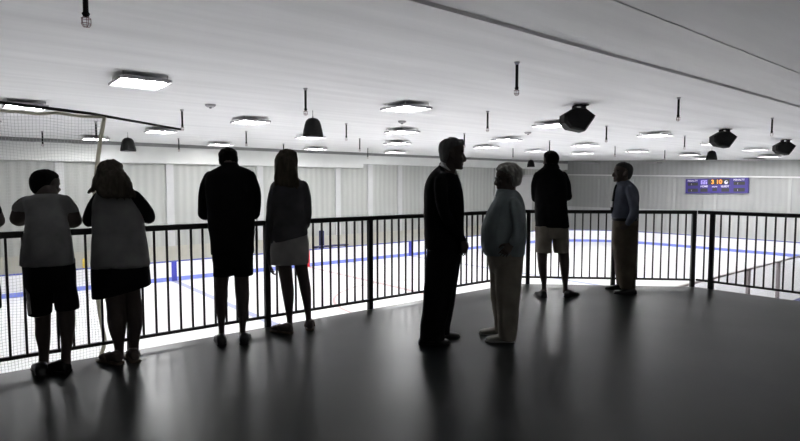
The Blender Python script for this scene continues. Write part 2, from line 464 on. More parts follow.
def make_pipe():
    t = thing('ceiling_pipe', '', 'ceiling pipe')
    MB().tube([(0, 0, 0), (0, 0, -.06)], [.06, .035], 10).build('flange', M['metal'], t, True)
    MB().tube([(0, 0, 0), (0, 0, -.50), (0, 0, -.52), (0, 0, -.56)], [.03, .03, .045, .025], 10).build('pipe', M['black'], t, True)
    c = MB()
    for k in range(5):
        a = 2*pi*k/5
        c.tube([(.012*cos(a), .012*sin(a), -.55), (.05*cos(a), .05*sin(a), -.57), (.05*cos(a), .05*sin(a), -.64), (.03*cos(a), .03*sin(a), -.67), (0, 0, -.672)], .004, 5)
    for z in (-.575, -.635):
        c.tube([(.05*cos(2*pi*j/12), .05*sin(2*pi*j/12), z) for j in range(13)], .004, 5)
    c.build('wire_cage', mat_cage, t)
    return t
mat_cage = mat('cage_wire', (.22, .13, .12), .5, .1, 5)
pp = make_pipe(); used = False
PIPES = [
    (7.35, 'in row nearest the balcony', [1.27, 9.02, 16.2, 23.8]),
    (12.35, 'in second row of pipes', [6.95, 13.7, 20.9, 28.0]),
    (18.3, 'in third row of pipes', [5.8, 12.1, 18.7, 25.3, 32.0, 38.5]),
    (23.7, 'in the fourth row of pipes', [4.3, 10.3, 16.5, 22.7, 28.8]),
    (28.7, 'in the fifth row of pipes', [3.1, 8.9, 14.7, 20.6]),
]
for v, rown, ul in PIPES:
    for k, u in enumerate(ul):
        t = pp if not used else copy_tree(pp); used = True
        t.location = (u, v, ceil_z(u, v))
        t['label'] = 'black caged ceiling pipe, %s %s' % (ORD[k], rown)
        t['group'] = 'caged ceiling pipes'
dt = thing('smoke_detector', '', 'smoke detector')
MB().tube([(0, 0, 0), (0, 0, -.05), (0, 0, -.09)], [.16, .15, .09], 14).build('cover', M['metal'], dt, True)
MB().tube([(0, 0, -.08), (0, 0, -.12)], [.05, .03], 10).build('sensor', M['black'], dt, True)
for k, (u, v) in enumerate(((6.1, 16.6), (13.3, 16.3), (20.6, 16.1))):
    t = dt if k == 0 else copy_tree(dt)
    t.location = (u, v, ceil_z(u, v)); t['group'] = 'ceiling detectors'
    t['label'] = 'small round grey ceiling detector, %s of three over the ice' % ('leftmost', 'middle one', 'rightmost')[k]

# bell-shaped pendant loudspeakers
def make_bell():
    t = thing('pendant_speaker', '', 'loudspeaker')
    prof = [(.30, .0), (.33, .02), (.325, .10), (.30, .24), (.265, .40), (.22, .52), (.15, .59), (.05, .615)]
    MB().rings([[(r*cos(2*pi*j/24), r*sin(2*pi*j/24), z) for j in range(24)] for r, z in prof]).build('cabinet', M['black'], t, True)
    MB().tube([(0, 0, -.008), (0, 0, .004)], .28, 20).build('grille', M['metal'], t)
    MB().tube([(0, 0, .60), (0, 0, .66)], .03, 8).build('eyebolt', M['metal'], t)
    MB().tube([(0, 0, .64), (0, 0, .87)], .007, 6).build('cable', M['black'], t)
    return t
bl = make_bell()
for k, (u, v, txt) in enumerate(((9.15, 15.8, 'large near one left of centre'), (6.2, 27.2, 'beside the net pole at left'), (38.6, 29.8, 'small far one behind the black-jacketed man'), (38.4, 15.2, 'far one above the scoreboard'))):
    t = bl if k == 0 else copy_tree(bl)
    t.location = (u, v, ceil_z(u, v)-.86 if k < 2 else ceil_z(u, v)-.80)
    t['label'] = 'black bell-shaped hanging loudspeaker, '+txt; t['group'] = 'bell loudspeakers'

# angular loudspeaker cabinets in a row
def make_cab():
    t = thing('angled_speaker', '', 'loudspeaker')
    pr = [(-.13, .33), (.16, .31), (.47, .08), (.15, -.40), (-.30, -.31), (-.48, -.13), (-.48, .12)]
    c = MB()
    c.rings([[(x*.86, -.34, z*.86) for x, z in pr], [(x, -.26, z) for x, z in pr], [(x, .26, z) for x, z in pr], [(x*.8, .36, z*.8) for x, z in pr]])
    c.build('cabinet', M['black'], t, bevel=.01)
    g = MB()
    a, b = Vector((.47, 0, .08)), Vector((.15, 0, -.40)); nrm = Vector((.83, 0, -.55))
    q = [a.lerp(b, .08)+nrm*.006, a.lerp(b, .92)+nrm*.006]
    g.rings([[(q[0].x, -.22, q[0].z), (q[0].x, .22, q[0].z), (q[0].x+.01, .22, q[0].z-.006), (q[0].x+.01, -.22, q[0].z-.006)],
             [(q[1].x, -.22, q[1].z), (q[1].x, .22, q[1].z), (q[1].x+.01, .22, q[1].z-.006), (q[1].x+.01, -.22, q[1].z-.006)]])
    g.build('grille', M['dark'], t)
    MB().box((-.10, -.14, .40), (.30, .14, .43)).tube([(.1, 0, .42), (.1, 0, .47)], .03, 8).box((-.12, -.18, .20), (-.08, .18, .42)).box((.16, -.18, .20), (.20, .18, .42)).build('ceiling_bracket', M['black'], t)
    return t
cb = make_cab()
for k, (u, v) in enumerate(((15.0, 9.85), (26.4, 10.0), (35.0, 10.2))):
    t = cb if k == 0 else copy_tree(cb)
    t.location = (u, v, ceil_z(u, v)-.45); t.rotation_euler = (0, 0, -YAW-.12*k)
    t['label'] = 'angular black loudspeaker tilted under the ceiling, '+('largest and nearest of three', 'middle one of three', 'smallest at far right')[k]
    t['group'] = 'angled loudspeakers'

# ------------------------------------------------------------------ scoreboard
sb = thing('scoreboard', 'purple electronic scoreboard with orange digits on the end wall', 'scoreboard', (U1-.069, 18.55, CAMH-.065), -pi/2)
# local: x to the right along the wall as seen, -y towards the viewer ... rotated so local -y faces -X
sb.rotation_euler = (0, radians(-1.0), -pi/2)
W2, H2 = 2.36, .60
MB().box((-W2, -.10, -H2), (W2, .06, H2)).build('cabinet', M['purple'], sb, bevel=.02)
def panel(x0, x1, z0, z1, m, nm='display_panel', y=-.115): return MB().box((x0, y, z0), (x1, -.10, z1)).build(nm, M[m], sb)
def text(s, x, z, size, m, nm='lettering', y=-.118):
    cu = bpy.data.curves.new('t', 'FONT'); cu.body = s; cu.size = size; cu.align_x = 'CENTER'; cu.align_y = 'CENTER'; cu.extrude = .004; cu.offset = size*.02
    tmp = bpy.data.objects.new('t', cu); COL.objects.link(tmp)
    me = bpy.data.meshes.new_from_object(tmp.evaluated_get(bpy.context.evaluated_depsgraph_get()))
    bpy.data.objects.remove(tmp)
    me.transform(Matrix.Translation((x, y, z)) @ Matrix.Rotation(pi/2, 4, 'X'))
    me.name = nm; me.materials.clear(); me.materials.append(M[m])
    return link(bpy.data.objects.new(nm, me), sb)
for x0 in (-2.16, 1.32):
    panel(x0, x0+.80, .04, .30, 'score_black'); panel(x0, x0+.80, -.48, -.20, 'score_black')
    text('PENALTY', x0+.38, .44, .19, 'score_white')
    for zz in (.17, -.34): text(':', x0+.30, zz, .22, 'score_white', 'colon', -.125)
panel(-1.16, -.60, -.48, -.20, 'score_black'); panel(-.24, .10, -.42, -.18, 'score_black'); panel(.44, 1.0, -.48, -.20, 'score_black')
text('HOME', -.87, -.04, .20, 'score_white'); text('PERIOD', -.07, -.08, .12, 'score_white'); text('GUEST', .70, -.06, .20, 'score_white')
panel(-.58, 1.02, .10, .54, 'score_black')
text('3', -.22, .30, .46, 'led', 'digit', -.13); text('10', .26, .30, .46, 'led', 'digit', -.13)
e = MB(); e.ball((.78, -.12, .27), (.14, .01, .15)); e.build('round_emblem', M['score_white'], sb, True)
MB().ball((.82, -.135, .32), (.07, .008, .05)).build('emblem_centre', M['score_black'], sb, True)
e = MB()
for k in range(4): e.box((-1.13+.13*k, -.118, .14), (-1.05+.13*k, -.10, .40-.05*(k % 2)))
e.box((-1.13, -.118, .40), (-.66, -.10, .46)); e.build('crest', M['score_lilac'], sb)

# ------------------------------------------------------------------ railing
def railing(label, p0, p1, posts, nb_gap=.1065, ext0=0, ext1=0, phase=None):
    p0 = Vector((p0[0], p0[1], 0)); p1 = Vector((p1[0], p1[1], 0))
    L = (p1-p0).length; ang = math.atan2(p1.y-p0.y, p1.x-p0.x)
    t = thing('railing', label, 'railing', p0, ang)
    MB().box((-ext0, -.026, 1.025), (L+ext1, .026, 1.075)).build('top_rail', M['rail'], t, bevel=.006)
    MB().box((-ext0, -.014, .085), (L+ext1, .014, .112)).build('bottom_rail', M['rail'], t)
    for s in posts: MB().box((s-.027, -.024, -.14), (s+.027, .024, 1.03)).build('post', M['rail'], t)
    edges = sorted(posts)
    gaps = [(0-ext0, edges[0])] if edges[0] > .08 else []
    gaps += list(zip(edges[:-1], edges[1:]))
    if L+ext1-edges[-1] > .08: gaps.append((edges[-1], L+ext1))
    bar = None
    for a, b in gaps:
        n = max(1, round((b-a)/nb_gap))
        for i in range(1, n):
            x = a+(b-a)*i/n
            if bar is None:
                bar = MB().box((-.0085, -.0085, .105), (.0085, .0085, 1.03)).build('baluster', M['rail'], t); o = bar
            else:
                o = bar.copy(); COL.objects.link(o)
            o.location = (x, 0, 0)
    return t
RV = 5.118
u0 = -2.70
railing('long black steel railing at left where four visitors lean', (u0, RV), (6.24, RV), [2.42+1.28*k-u0 for k in range(-4, 3)]+[6.22-u0])
pa, pb = (6.30, RV-.02), (8.06, 3.36)
Lc = hypot(pb[0]-pa[0], pb[1]-pa[1])
railing('black steel railing across the far end behind the standing men', pa, pb, [.165, Lc*.55, Lc-.03], ext0=.05, ext1=.0)
railing('black steel railing at right edge turning back towards the viewer', (8.08, 3.345), (8.08, -1.2), [.19, .19+1.28, .19+2.56, .19+3.84])

# ------------------------------------------------------------------ camera-frame lookups for standing points
def ray(px, py):
    yc = (220.5-py)/FPX
    return ((px-400)/FPX, cos(PIT)+yc*sin(PIT), yc*cos(PIT)-sin(PIT))
def to_uv(x, y): return (x*cos(YAW)+y*sin(YAW), -x*sin(YAW)+y*cos(YAW))
def floor_pt(px, py):
    d = ray(px, py); t = -CAMH/d[2]; return d[0]*t, d[1]*t

# net hung on a bent pole just outside the railing (plane Y = 5.46)
NV = 5.46
def on_net(px, py):
    d = ray(px, py); u, v = to_uv(d[0], d[1]); t = NV/v
    return Vector((u*t, NV, CAMH+d[2]*t))
nt_ = thing('barrier_net', 'pale mesh net on a bent khaki pole beyond the railing at far left', 'net', (-.35, NV, 0))
def rel(ps): return [Vector(p)-nt_.location for p in ps]
def smooth_path(ps, n=6):
    out = []
    for i in range(len(ps)-1):
        a, b, c, d = ps[max(i-1, 0)], ps[i], ps[i+1], ps[min(i+2, len(ps)-1)]
        for k in range(n):
            t = k/n
            out.append(.5*((2*b)+(c-a)*t+(2*a-5*b+4*c-d)*t*t+(3*b-a-3*c+d)*t*t*t))
    return out+[ps[-1]]
pole = smooth_path([on_net(*p) for p in ((104.5, 117), (99, 150), (95, 190), (94, 240), (96.5, 285), (101, 320), (104.5, 341), (101, 356), (100, 364))])
MB().tube(rel(pole), .017, 10).build('bent_pole', M['pole'], nt_, True)
top = smooth_path([on_net(*p) for p in ((-60, 107), (0, 110.5), (20, 112), (38, 113.8), (58, 113), (78, 116), (92, 116.8), (104, 117))])
MB().tube(rel(top), .013, 8).build('top_cord', M['pole'], nt_, True)
MB().tube(rel([on_net(-60, 95), on_net(0, 102.5), on_net(90, 113.5), on_net(181, 129.5)]), [.014, .014, .013, .010], 10).build('boom', M['rail'], nt_, True)
for nm in ('pole', 'net'):
    nt3 = M[nm].node_tree; pb_ = nt3.nodes['Principled BSDF']
    tl = nt3.nodes.new('ShaderNodeBsdfTranslucent'); tl.inputs['Color'].default_value = (.75, .73, .65, 1) if nm == 'pole' else (.45, .45, .45, 1)
    ms = nt3.nodes.new('ShaderNodeMixShader'); ms.inputs[0].default_value = .8 if nm == 'pole' else .6
    nt3.links.new(pb_.outputs[0], ms.inputs[1]); nt3.links.new(tl.outputs[0], ms.inputs[2])
    nt3.links.new(ms.outputs[0], nt3.nodes['Material Output'].inputs['Surface'])
# mesh: strands between the top cord and the slab line
n_ = MB()
left = on_net(-60, 107).x
nrow, step = 78, .0245
def pole_x(z):
    best = min(pole, key=lambda p: abs(p.z-z)); return best.x
def top_z(x):
    return min(top, key=lambda p: abs(p.x-x)).z
zmin = -.22
z = zmin
while z < 2.0:
    x1 = pole_x(z)
    pts = [Vector((left+(x1-left)*i/12, NV, z+.008*sin(i*1.3+z*9))) for i in range(13)]
    if z < top_z(x1)-.01: n_.tube(rel(pts), .0011, 4)
    z += step
x = left
while x < pole_x(2.0):
    zt = top_z(x)
    pts = [Vector((x+.008*sin(i*.9+x*7), NV+.002, zmin+(zt-zmin)*i/16)) for i in range(17)]
    pts = [p for p in pts if p.x < pole_x(p.z)]
    if len(pts) > 1: n_.tube(rel(pts), .0011, 4)
    x += step
n_.build('net_mesh', M['net'], nt_)
MB().box((pole[-1].x-.03-nt_.location.x, -.365, -.24), (pole[-1].x+.03-nt_.location.x, .03, -.17)).build('clamp', M['metal'], nt_)

# ------------------------------------------------------------------ people
SK = mat('skin', (.12, .10, .09), .75, .06, 14, attr='tint', spec=.2)
def cloth(name, col, var=.18, rough=.85): return mat(name, col, rough, var, 7, bump=.25, bscale=160, spec=.2)
def hairm(name, col): return mat(name, col, .85, .3, 30, bump=.5, bscale=90, stretch=(1, 1, .12), spec=.12)
C_BLACK = cloth('black_cloth', (.006, .006, .007)); C_GREY = cloth('grey_knit', (.27, .27, .27)); C_DGREY = cloth('charcoal_knit', (.085, .085, .088))
C_KHAKI = cloth('khaki_twill', (.33, .30, .25)); C_LBLUE = cloth('pale_blue_cotton', (.30, .35, .37)); C_BLUE = cloth('slate_blue_cotton', (.13, .145, .19))
C_WHITE = cloth('white_cotton', (.72, .72, .72)); C_PALE = cloth('pale_denim', (.38, .37, .36)); C_SUIT = cloth('suit_wool', (.005, .005, .006)); C_DKHAKI = cloth('dark_khaki', (.15, .125, .095))
C_STRIPE = cloth('grey_stripe', (.5, .5, .5)); C_DARKER = cloth('dark_sleeve', (.02, .02, .022))
H_DARK = hairm('dark_hair', (.012, .010, .009)); H_BLOND = hairm('ash_blond_hair', (.10, .088, .07)); H_IRON = hairm('iron_grey_hair', (.07, .07, .07)); H_GREY = hairm('grey_hair', (.16, .16, .16)); H_SILVER = hairm('silver_hair', (.42, .41, .38)); H_BROWN = hairm('light_brown_hair', (.085, .073, .055))
S_BLACK = mat('black_leather', (.008, .008, .008), .35, .2, 20); S_PALE = mat('pale_canvas', (.42, .40, .37), .7, .1, 20); S_TAN = mat('tan_sandal', (.16, .12, .09), .6, .15, 20)
M_LENS = mat('lens_rim', (.03, .03, .03), .3, .1, 20)

SKULL = [(0.0, .18, .38, .09), (.06, .02, .425, .175), (.15, -.10, .415, .245), (.25, -.22, .415, .285), (.36, -.33, .415, .31),
         (.50, -.41, .395, .330), (.60, -.44, .425, .342), (.72, -.44, .415, .345), (.84, -.385, .345, .305), (.93, -.26, .225, .215), (.985, -.09, .05, .09)]
CAP = [(.14, -.33, -.20, .19), (.24, -.40, -.15, .28), (.36, -.445, -.09, .338), (.50, -.485, -.02, .360), (.61, -.505, .05, .374), (.70, -.505, .20, .380), (.77, -.495, .345, .376), (.86, -.445, .365, .345), (.95, -.32, .27, .26), (1.035, -.10, .08, .09)]
def sections(keys, sub=4):
    out = []
    for i in range(len(keys)-1):
        a, b, c, d = keys[max(i-1, 0)], keys[i], keys[i+1], keys[min(i+2, len(keys)-1)]
        for k in range(sub):
            t = k/sub
            out.append(tuple(.5*((2*b[j])+(c[j]-a[j])*t+(2*a[j]-5*b[j]+4*c[j]-d[j])*t*t+(3*b[j]-a[j]-3*c[j]+d[j])*t*t*t) for j in range(len(b))))
    return out+[tuple(keys[-1])]
def sq(c, e):   # signed power for superellipses
    return math.copysign(abs(c)**(2/e), c)

class Fig:
    """a person authored from standing point (pixel) outwards; local frame: x right, y away from the viewer, z up"""
    def __init__(s, label, px, py, group=None):
        x, y = floor_pt(px, py); s.x0, s.D = x, y
        u, v = to_uv(x, y)
        s.root = thing('person', label, 'person', (u, v, 0), -YAW)
        s.body = MB(); s.tints = []
    def pt(s, px, py, dy=0.0):
        d = ray(px, py); t = (s.D+dy)/d[1]
        return Vector((d[0]*t-s.x0, dy, CAMH+d[2]*t))
    def m(s, n, dy=0.0): return n*(s.D+dy)/FPX
    def loft(s, mb, keys, inset=0.0, e=2.3, n=28, sub=4):
        """keys: (py, left px, right px, depth radius m, dy m[, hem drop px at right])"""
        K = [tuple(k)+(0,)*(6-len(k)) for k in keys]
        R = []
        for py, L, r, dr, dy, dz in sections(K, sub):
            a = s.pt(L, py, dy); b = s.pt(r, py+dz, dy); c = (a+b)/2; h = (b-a)/2
            ph = math.atan2(c.x+s.x0, s.D+dy)          # the body squares up to the line of sight of whoever measures it
            hx = Vector((cos(ph), -sin(ph), h.z/max(h.x, 1e-4)*cos(ph))); dv = Vector((sin(ph), cos(ph), 0))
            hw = max(.004, h.x*cos(ph)-inset); dd = max(.004, dr-inset)
            R.append([c+hx*hw*sq(cos(2*pi*j/n), e)+dv*dd*sq(sin(2*pi*j/n), e) for j in range(n)])
        mb.rings(R); return s
    def limb(s, mb, keys, inset=0.0, flat=1.0, n=16):
        """keys: (px, py, dy m, radius px)"""
        K = sections([tuple(k) for k in keys], 4)
        pts = [s.pt(a, b, c) for a, b, c, r in K]; rad = [max(.004, s.m(r, c)-inset) for a, b, c, r in K]
        mb.tube(pts, rad, n, flat=flat, rounded=True); return s
    def leg(s, mb, keys, inset=0.0, ratio=1.05, n=20):
        """keys: (py, left px, right px, dy)"""
        return s.loft(mb, [(py, L, r, s.m((r-L)/2)*ratio, dy) for py, L, r, dy in keys], inset, e=2.1, n=n)
    def foot(s, mb, heel, ang, L=.26, w=1.0, inset=0.0, hgt=1.0, prof=None, lift=0.0):
        x, y = floor_pt(*heel); h = Vector((x-s.x0, y-s.D, lift))
        f = Vector((-sin(radians(ang)), cos(radians(ang)), 0)); r = Vector((f.y, -f.x, 0))
        P = prof or [(0, .018, .030), (.03, .030, .058), (.12, .036, .080), (.28, .038, .088), (.42, .040, .074), (.58, .045, .060), (.74, .050, .050), (.88, .045, .042), (.97, .028, .034), (1, .014, .024)]
        R = []
        for t, hw, hh in sections(P, 3):
            hw = hw*w-inset; hh = hh*hgt-inset*1.3; q = h+f*(t*L*(1-2*inset)+inset)
            ring = []
            for j in range(18):
                a = 2*pi*j/18; c_, s_ = sq(cos(a), 2.8), sq(sin(a), 2.8)
                ring.append(q+r*hw*c_+Vector((0, 0, inset*.6+hh*.5+hh*.5*s_)))
            R.append(ring)
        mb.rings(R); return s
    def head(s, top, chin, px, dy=0.0, yaw=0.0, pitch=0.0, w=1.0, roll=0.0, dep=1.0):
        a, b = s.pt(px, top, dy), s.pt(px, chin, dy); H = a.z-b.z
        T = Matrix.Translation(b) @ Matrix.Rotation(radians(yaw), 4, 'Z') @ Matrix.Rotation(radians(roll), 4, 'Y') @ Matrix.Rotation(radians(pitch), 4, 'X') @ Matrix.Diagonal((H*w, H*dep, H, 1))
        s.T = T; s.H = H
        s.skull(s.body, SKULL)
        t = MB()
        t.tube([(0, .38, .56), (0, .43, .46), (0, .49, .36), (0, .50, .32), (0, .42, .285)], [.035, .042, .055, .058, .045], 10, rounded=True)
        for k in (-1, 1):
            t.ball((k*.055, .43, .315), (.045, .05, .04))
            t.ball((k*.14, .345, .505), (.06, .055, .04))
            t.tube([(k*.05, .405, .575), (k*.15, .385, .590), (k*.25, .32, .565)], [.03, .035, .025], 8, rounded=True)
            t.ball((k*.20, .33, .37), (.09, .06, .08))
            t.ball((k*.345, -.03, .45), (.028, .075, .125), Matrix.Rotation(radians(-14), 3, 'X'))
            t.ball((k*.355, -.05, .52), (.035, .06, .06)); t.ball((k*.34, .01, .36), (.028, .04, .045))
        t.ball((0, .405, .205), (.105, .04, .026)); t.ball((0, .40, .165), (.09, .042, .03)); t.ball((0, .375, .06), (.09, .065, .06))
        s.body.add([T @ p for p in t.v], t.f)
        for k in (-1, 1):
            s.tints.append((T @ Vector((k*.14, .395, .505)), H*.045, (1.5, 1.7, 1.9)))
            s.tints.append((T @ Vector((k*.14, .40, .505)), H*.024, (.06, .05, .05)))
            for q in ((k*.06, .43, .60), (k*.15, .41, .615), (k*.24, .34, .59)): s.tints.append((T @ Vector(q), H*.032, (.25, .22, .2)))
        for q in ((-.06, .44, .185), (0, .445, .185), (.06, .44, .185)): s.tints.append((T @ Vector(q), H*.04, (1.0, .55, .5)))
        return s
    def skull(s, mb, keys, grow=0.0, n=28):
        R = []
        for z, yb, yf, hw in sections(keys, 4):
            c = (yb+yf)/2; d = (yf-yb)/2+grow; w = hw+grow
            R.append([s.T @ Vector((w*sq(cos(2*pi*j/n), 2.2), c+d*sq(sin(2*pi*j/n), 2.2), z)) for j in range(n)])
        mb.rings(R); return s
    def hl(s, x, y, z): return s.T @ Vector((x, y, z))
    def neck(s, base, r=.058):
        """from inside the skull down to a torso point"""
        s.body.tube([s.hl(0, -.06, .32), s.hl(0, -.07, .08), base+Vector((0, 0, .02)), base-Vector((0, 0, .05))], [r, r*.98, r*1.08, r*1.35], 18); return s
    def hand(s, wrist, d, nrm, side, curl=25, spread=5, L=1.0, mb=None):
        """wrist point, finger direction, palm normal, thumb side (+1/-1 along d x normal)"""
        mb = mb or s.body
        d = Vector(d).normalized(); nrm = Vector(nrm); nrm = (nrm-d*nrm.dot(d)).normalized(); lat = d.cross(nrm).normalized()*side
        R = []
        for t, hw, ht in ((-.02, .027, .021), (.01, .030, .019), (.045, .040, .016), (.075, .043, .014), (.092, .040, .011)):
            c = wrist+d*t*L
            R.append([c+lat*hw*L*sq(cos(2*pi*j/16), 2.6)+nrm*ht*L*sq(sin(2*pi*j/16), 2.6) for j in range(16)])
        mb.rings(R)
        for k, (off, ln) in enumerate(((.0315, .072), (.0105, .080), (-.0105, .074), (-.0315, .058))):
            ang = radians(spread)*(1.5-k)
            dd = (d*cos(ang)+lat*sin(ang)).normalized()
            p = wrist+d*.082*L+lat*off*L; pts = [p-dd*.02]; rad = [.0092*L]; a = 0
            for f_, r_ in ((.45, .0088), (.30, .0080), (.25, .0070)):
                a += radians(curl*(.8+.25*k*.5))
                pts.append(p); rad.append(r_*L)
                p = p+(dd*cos(a)+nrm*sin(a))*ln*f_*L
            pts.append(p); rad.append(.0062*L)
            mb.tube(pts, rad, 8, rounded=True)
        p = wrist+d*.022*L+lat*.028*L
        q1 = p+(d*.55+lat*.75+nrm*.25).normalized()*.038*L; q2 = q1+(d*.85+lat*.35+nrm*.3).normalized()*.032*L; q3 = q2+(d*.95+nrm*.35).normalized()*.024*L
        mb.tube([p, q1, q2, q3], [.0135*L, .0115*L, .010*L, .0078*L], 8, rounded=True)
        return s
    def finish(s, voxel=.006):
        o = s.body.remeshed('body', SK, s.root, voxel, 3)
        me = o.data; ca = me.color_attributes.new('tint', 'FLOAT_COLOR', 'POINT')
        buf = [1.0]*(4*len(me.vertices))
        zlo = min(c.z for c, r, col in s.tints)-.03
        for i, v in enumerate(me.vertices):
            if v.co.z < zlo: continue
            for c, r, col in s.tints:
                if (v.co-c).length_squared < r*r: buf[4*i:4*i+3] = col
        ca.data.foreach_set('color', buf)
        return o
    def garment(s, name, m, mb, voxel=.009, wrinkle=.006, iters=3, wscale=(7, 7, 4)):
        return mb.remeshed(name, m, s.root, voxel, iters, wrinkle, wscale)
    def hair(s, mb, m, strands=.004, voxel=.007): return mb.remeshed('hair', m, s.root, voxel, 2, .003, (20, 20, 8), strands)
    def shoe(s, heel, ang, m, L=.285, w=1.12, hgt=1.1, name='shoe'):
        mb = MB(); s.foot(mb, heel, ang, L, w, 0, hgt)
        o = mb.remeshed(name, m, s.root, .006, 2)
        so = MB(); s.foot(so, heel, ang, L+.006, w*1.07, 0, 1, [(0, .02, .018), (.04, .034, .018), (.25, .036, .018), (.45, .038, .018), (.72, .051, .018), (.9, .045, .018), (1, .018, .018)])
        so.build('sole', S_BLACK if m is not S_PALE else C_WHITE, o, True)
        return o
    def sandal(s, heel, ang, L=.27, w=1.05):
        so = MB(); s.foot(so, heel, ang, L, w*1.1, 0, 1, [(0, .022, .022), (.05, .036, .022), (.3, .037, .022), (.5, .042, .02), (.75, .052, .018), (.92, .046, .018), (1, .02, .018)])
        o = so.build('sandal', S_TAN, s.root, True)
        x, y = floor_pt(*heel); h = Vector((x-s.x0, y-s.D, 0)); f = Vector((-sin(radians(ang)), cos(radians(ang)), 0)); r = Vector((f.y, -f.x, 0))
        st = MB()
        for k in (-1, 1):
            st.tube([h+f*L*.80+Vector((0, 0, .052)), h+f*L*.66+r*k*.025+Vector((0, 0, .070)), h+f*L*.50+r*k*.046+Vector((0, 0, .045)), h+f*L*.46+r*k*.047+Vector((0, 0, .015))], [.008]*4, 8)
        st.build('strap', S_TAN, o, True)
        return o

def barefoot(f, heel, ang, L=.25): f.foot(f.body, heel, ang, L, .95, 0, .95, None, .02)
def shodfoot(f, heel, ang, L=.285): f.foot(f.body, heel, ang, L, 1.12, .012, 1.1)

# ---- young man in grey T-shirt (dx, sx let the cropped neighbour reuse the pose)
def leaning_youth(label, foot_px, X, top_m, sleeve_m, shorts_m, stripe_m, hair_m, yaw=-14, fy=0):
    f = Fig(label, *foot_px)
    shirt = [(193.5, X(38), X(58), .062, .15), (196, X(30), X(66), .085, .145), (199, X(24), X(70.5), .105, .14), (206, X(23.5), X(69), .125, .125), (215, X(25), X(67.5), .135, .09),
             (228, X(24), X(70.5), .145, .03), (243, X(22), X(73), .15, -.01), (256, X(20.5), X(75), .15, -.02), (264.5, X(20), X(76), .15, -.02)]
    S = MB(); f.loft(S, shirt)
    aL = [(X(27), 201.5, .14, 6.2), (X(22), 205.5, .16, 7.0), (X(19), 208.5, .17, 7.0)]
    aR = [(X(65.5), 201.5, .14, 6.2), (X(70), 208, .16, 6.8), (X(72), 212, .17, 6.8)]
    f.limb(S, aL); f.limb(S, aR)
    f.garment('shirt', top_m, S, wrinkle=.008)
    f.loft(f.body, shirt, .022)
    eL, eR = (X(18), 219, .19), (X(74), 221, .19)
    for sgn, a, e in ((-1, aL, eL), (1, aR, eR)):
        f.limb(f.body, [(a[0][0], a[0][1], .14, 5.6), (a[1][0], a[1][1], .16, 6.3), (e[0], e[1]-1, e[2], 7.2)])
        f.limb(f.body, [(e[0], e[1]-.5, e[2], 7.3), (e[0]-sgn*3, e[1]+1, .30, 6.2), (e[0]-sgn*13, e[1]-1, .38, 4.3)])
        w = f.pt(e[0]-sgn*13, e[1]-1, .38)
        f.hand(w, (-sgn, .25, .05), (0, .2, -1), sgn, 18)
    if sleeve_m:
        Q = MB()
        for sgn, a, e in ((-1, aL, eL), (1, aR, eR)):
            f.limb(Q, [(a[1][0], a[1][1], .16, 6.7), (e[0], e[1]-1, e[2], 6.9)]); f.limb(Q, [(e[0], e[1]-.5, e[2], 7.0), (e[0]-sgn*3, e[1]+1, .30, 6.8), (e[0]-sgn*11, e[1]-1, .37, 5.3)])
        f.garment('sleeves', sleeve_m, Q)
    f.loft(f.body, [(250, X(25), X(72), .12, .0), (270, X(26), X(72), .125, .0), (284, X(30), X(70), .10, .0)])
    P = MB()
    f.loft(P, [(259, X(23), X(75), .145, 0), (270, X(23), X(76.5), .15, 0), (284, X(25), X(77), .14, 0), (290, X(28), X(74), .12, 0)])
    f.leg(P, [(268, X(26), X(51), 0), (280, X(25.5), X(53), 0), (292, X(26.5), X(53.5), 0), (304, X(27.5), X(53.5), 0), (314, X(28), X(53), 0)])
    f.leg(P, [(268, X(50), X(76), .02), (280, X(51), X(77), .02), (292, X(53), X(78), .02), (302, X(54), X(79), .02), (309, X(55), X(79.5), .02)])
    o = f.garment('shorts', shorts_m, P, wrinkle=.008)
    if stripe_m:
        q = MB(); f.loft(q, [(265, X(22.5), X(25), .045, -.05), (280, X(24.2), X(28), .05, -.07), (296, X(25.8), X(30.5), .05, -.075), (313.5, X(27.5), X(33), .055, -.07)], n=12)
        st = q.remeshed('side_stripe', stripe_m, o, .008, 2)
    f.leg(f.body, [(280, X(30), X(50), 0), (300, X(33), X(52), 0), (313, X(34), X(51.5), 0), (325, X(35), X(51), 0), (335, X(35.2), X(51), -.01), (348, X(38), X(50), -.01), (358, X(38.5), X(49), 0), (368, X(38), X(49), .0)])
    f.leg(f.body, [(280, X(54), X(73), .02), (300, X(57), X(75), .02), (310, X(57.5), X(75), .02), (325, X(59), X(75.5), .02), (334, X(60), X(74.5), .01), (346, X(61), X(72.5), .01), (354, X(61), X(71), .02), (364, X(61), X(71.5), .02)])
    a_ = (X(42), 377+fy); f.shoe(a_, 36, S_BLACK, .29, 1.2); shodfoot(f, a_, 36, .29)
    a_ = (X(69), 372.5+fy); f.shoe(a_, 72, S_BLACK, .28, 1.2); shodfoot(f, a_, 72, .28)
    f.head(170, 199, X(44.8), .21, yaw, -8, 1.02)
    f.neck(f.pt(X(48), 195, .15), .062)
    h = MB(); f.skull(h, CAP); f.hair(h, hair_m, .003)
    f.finish()
    return f
leaning_youth('person with short dark hair, grey T-shirt and long black shorts, leaning on the railing', (53, 372), lambda x: x, C_GREY, None, C_BLACK, C_STRIPE, H_DARK)

# ---- person cut by the left edge (only the elbow reaches the frame)
leaning_youth('person cut off by left edge, only a dark-sleeved elbow showing', (-24, 390), lambda x: x-77.5, C_DARKER, C_DARKER, C_BLACK, None, H_DARK, 0, 16)

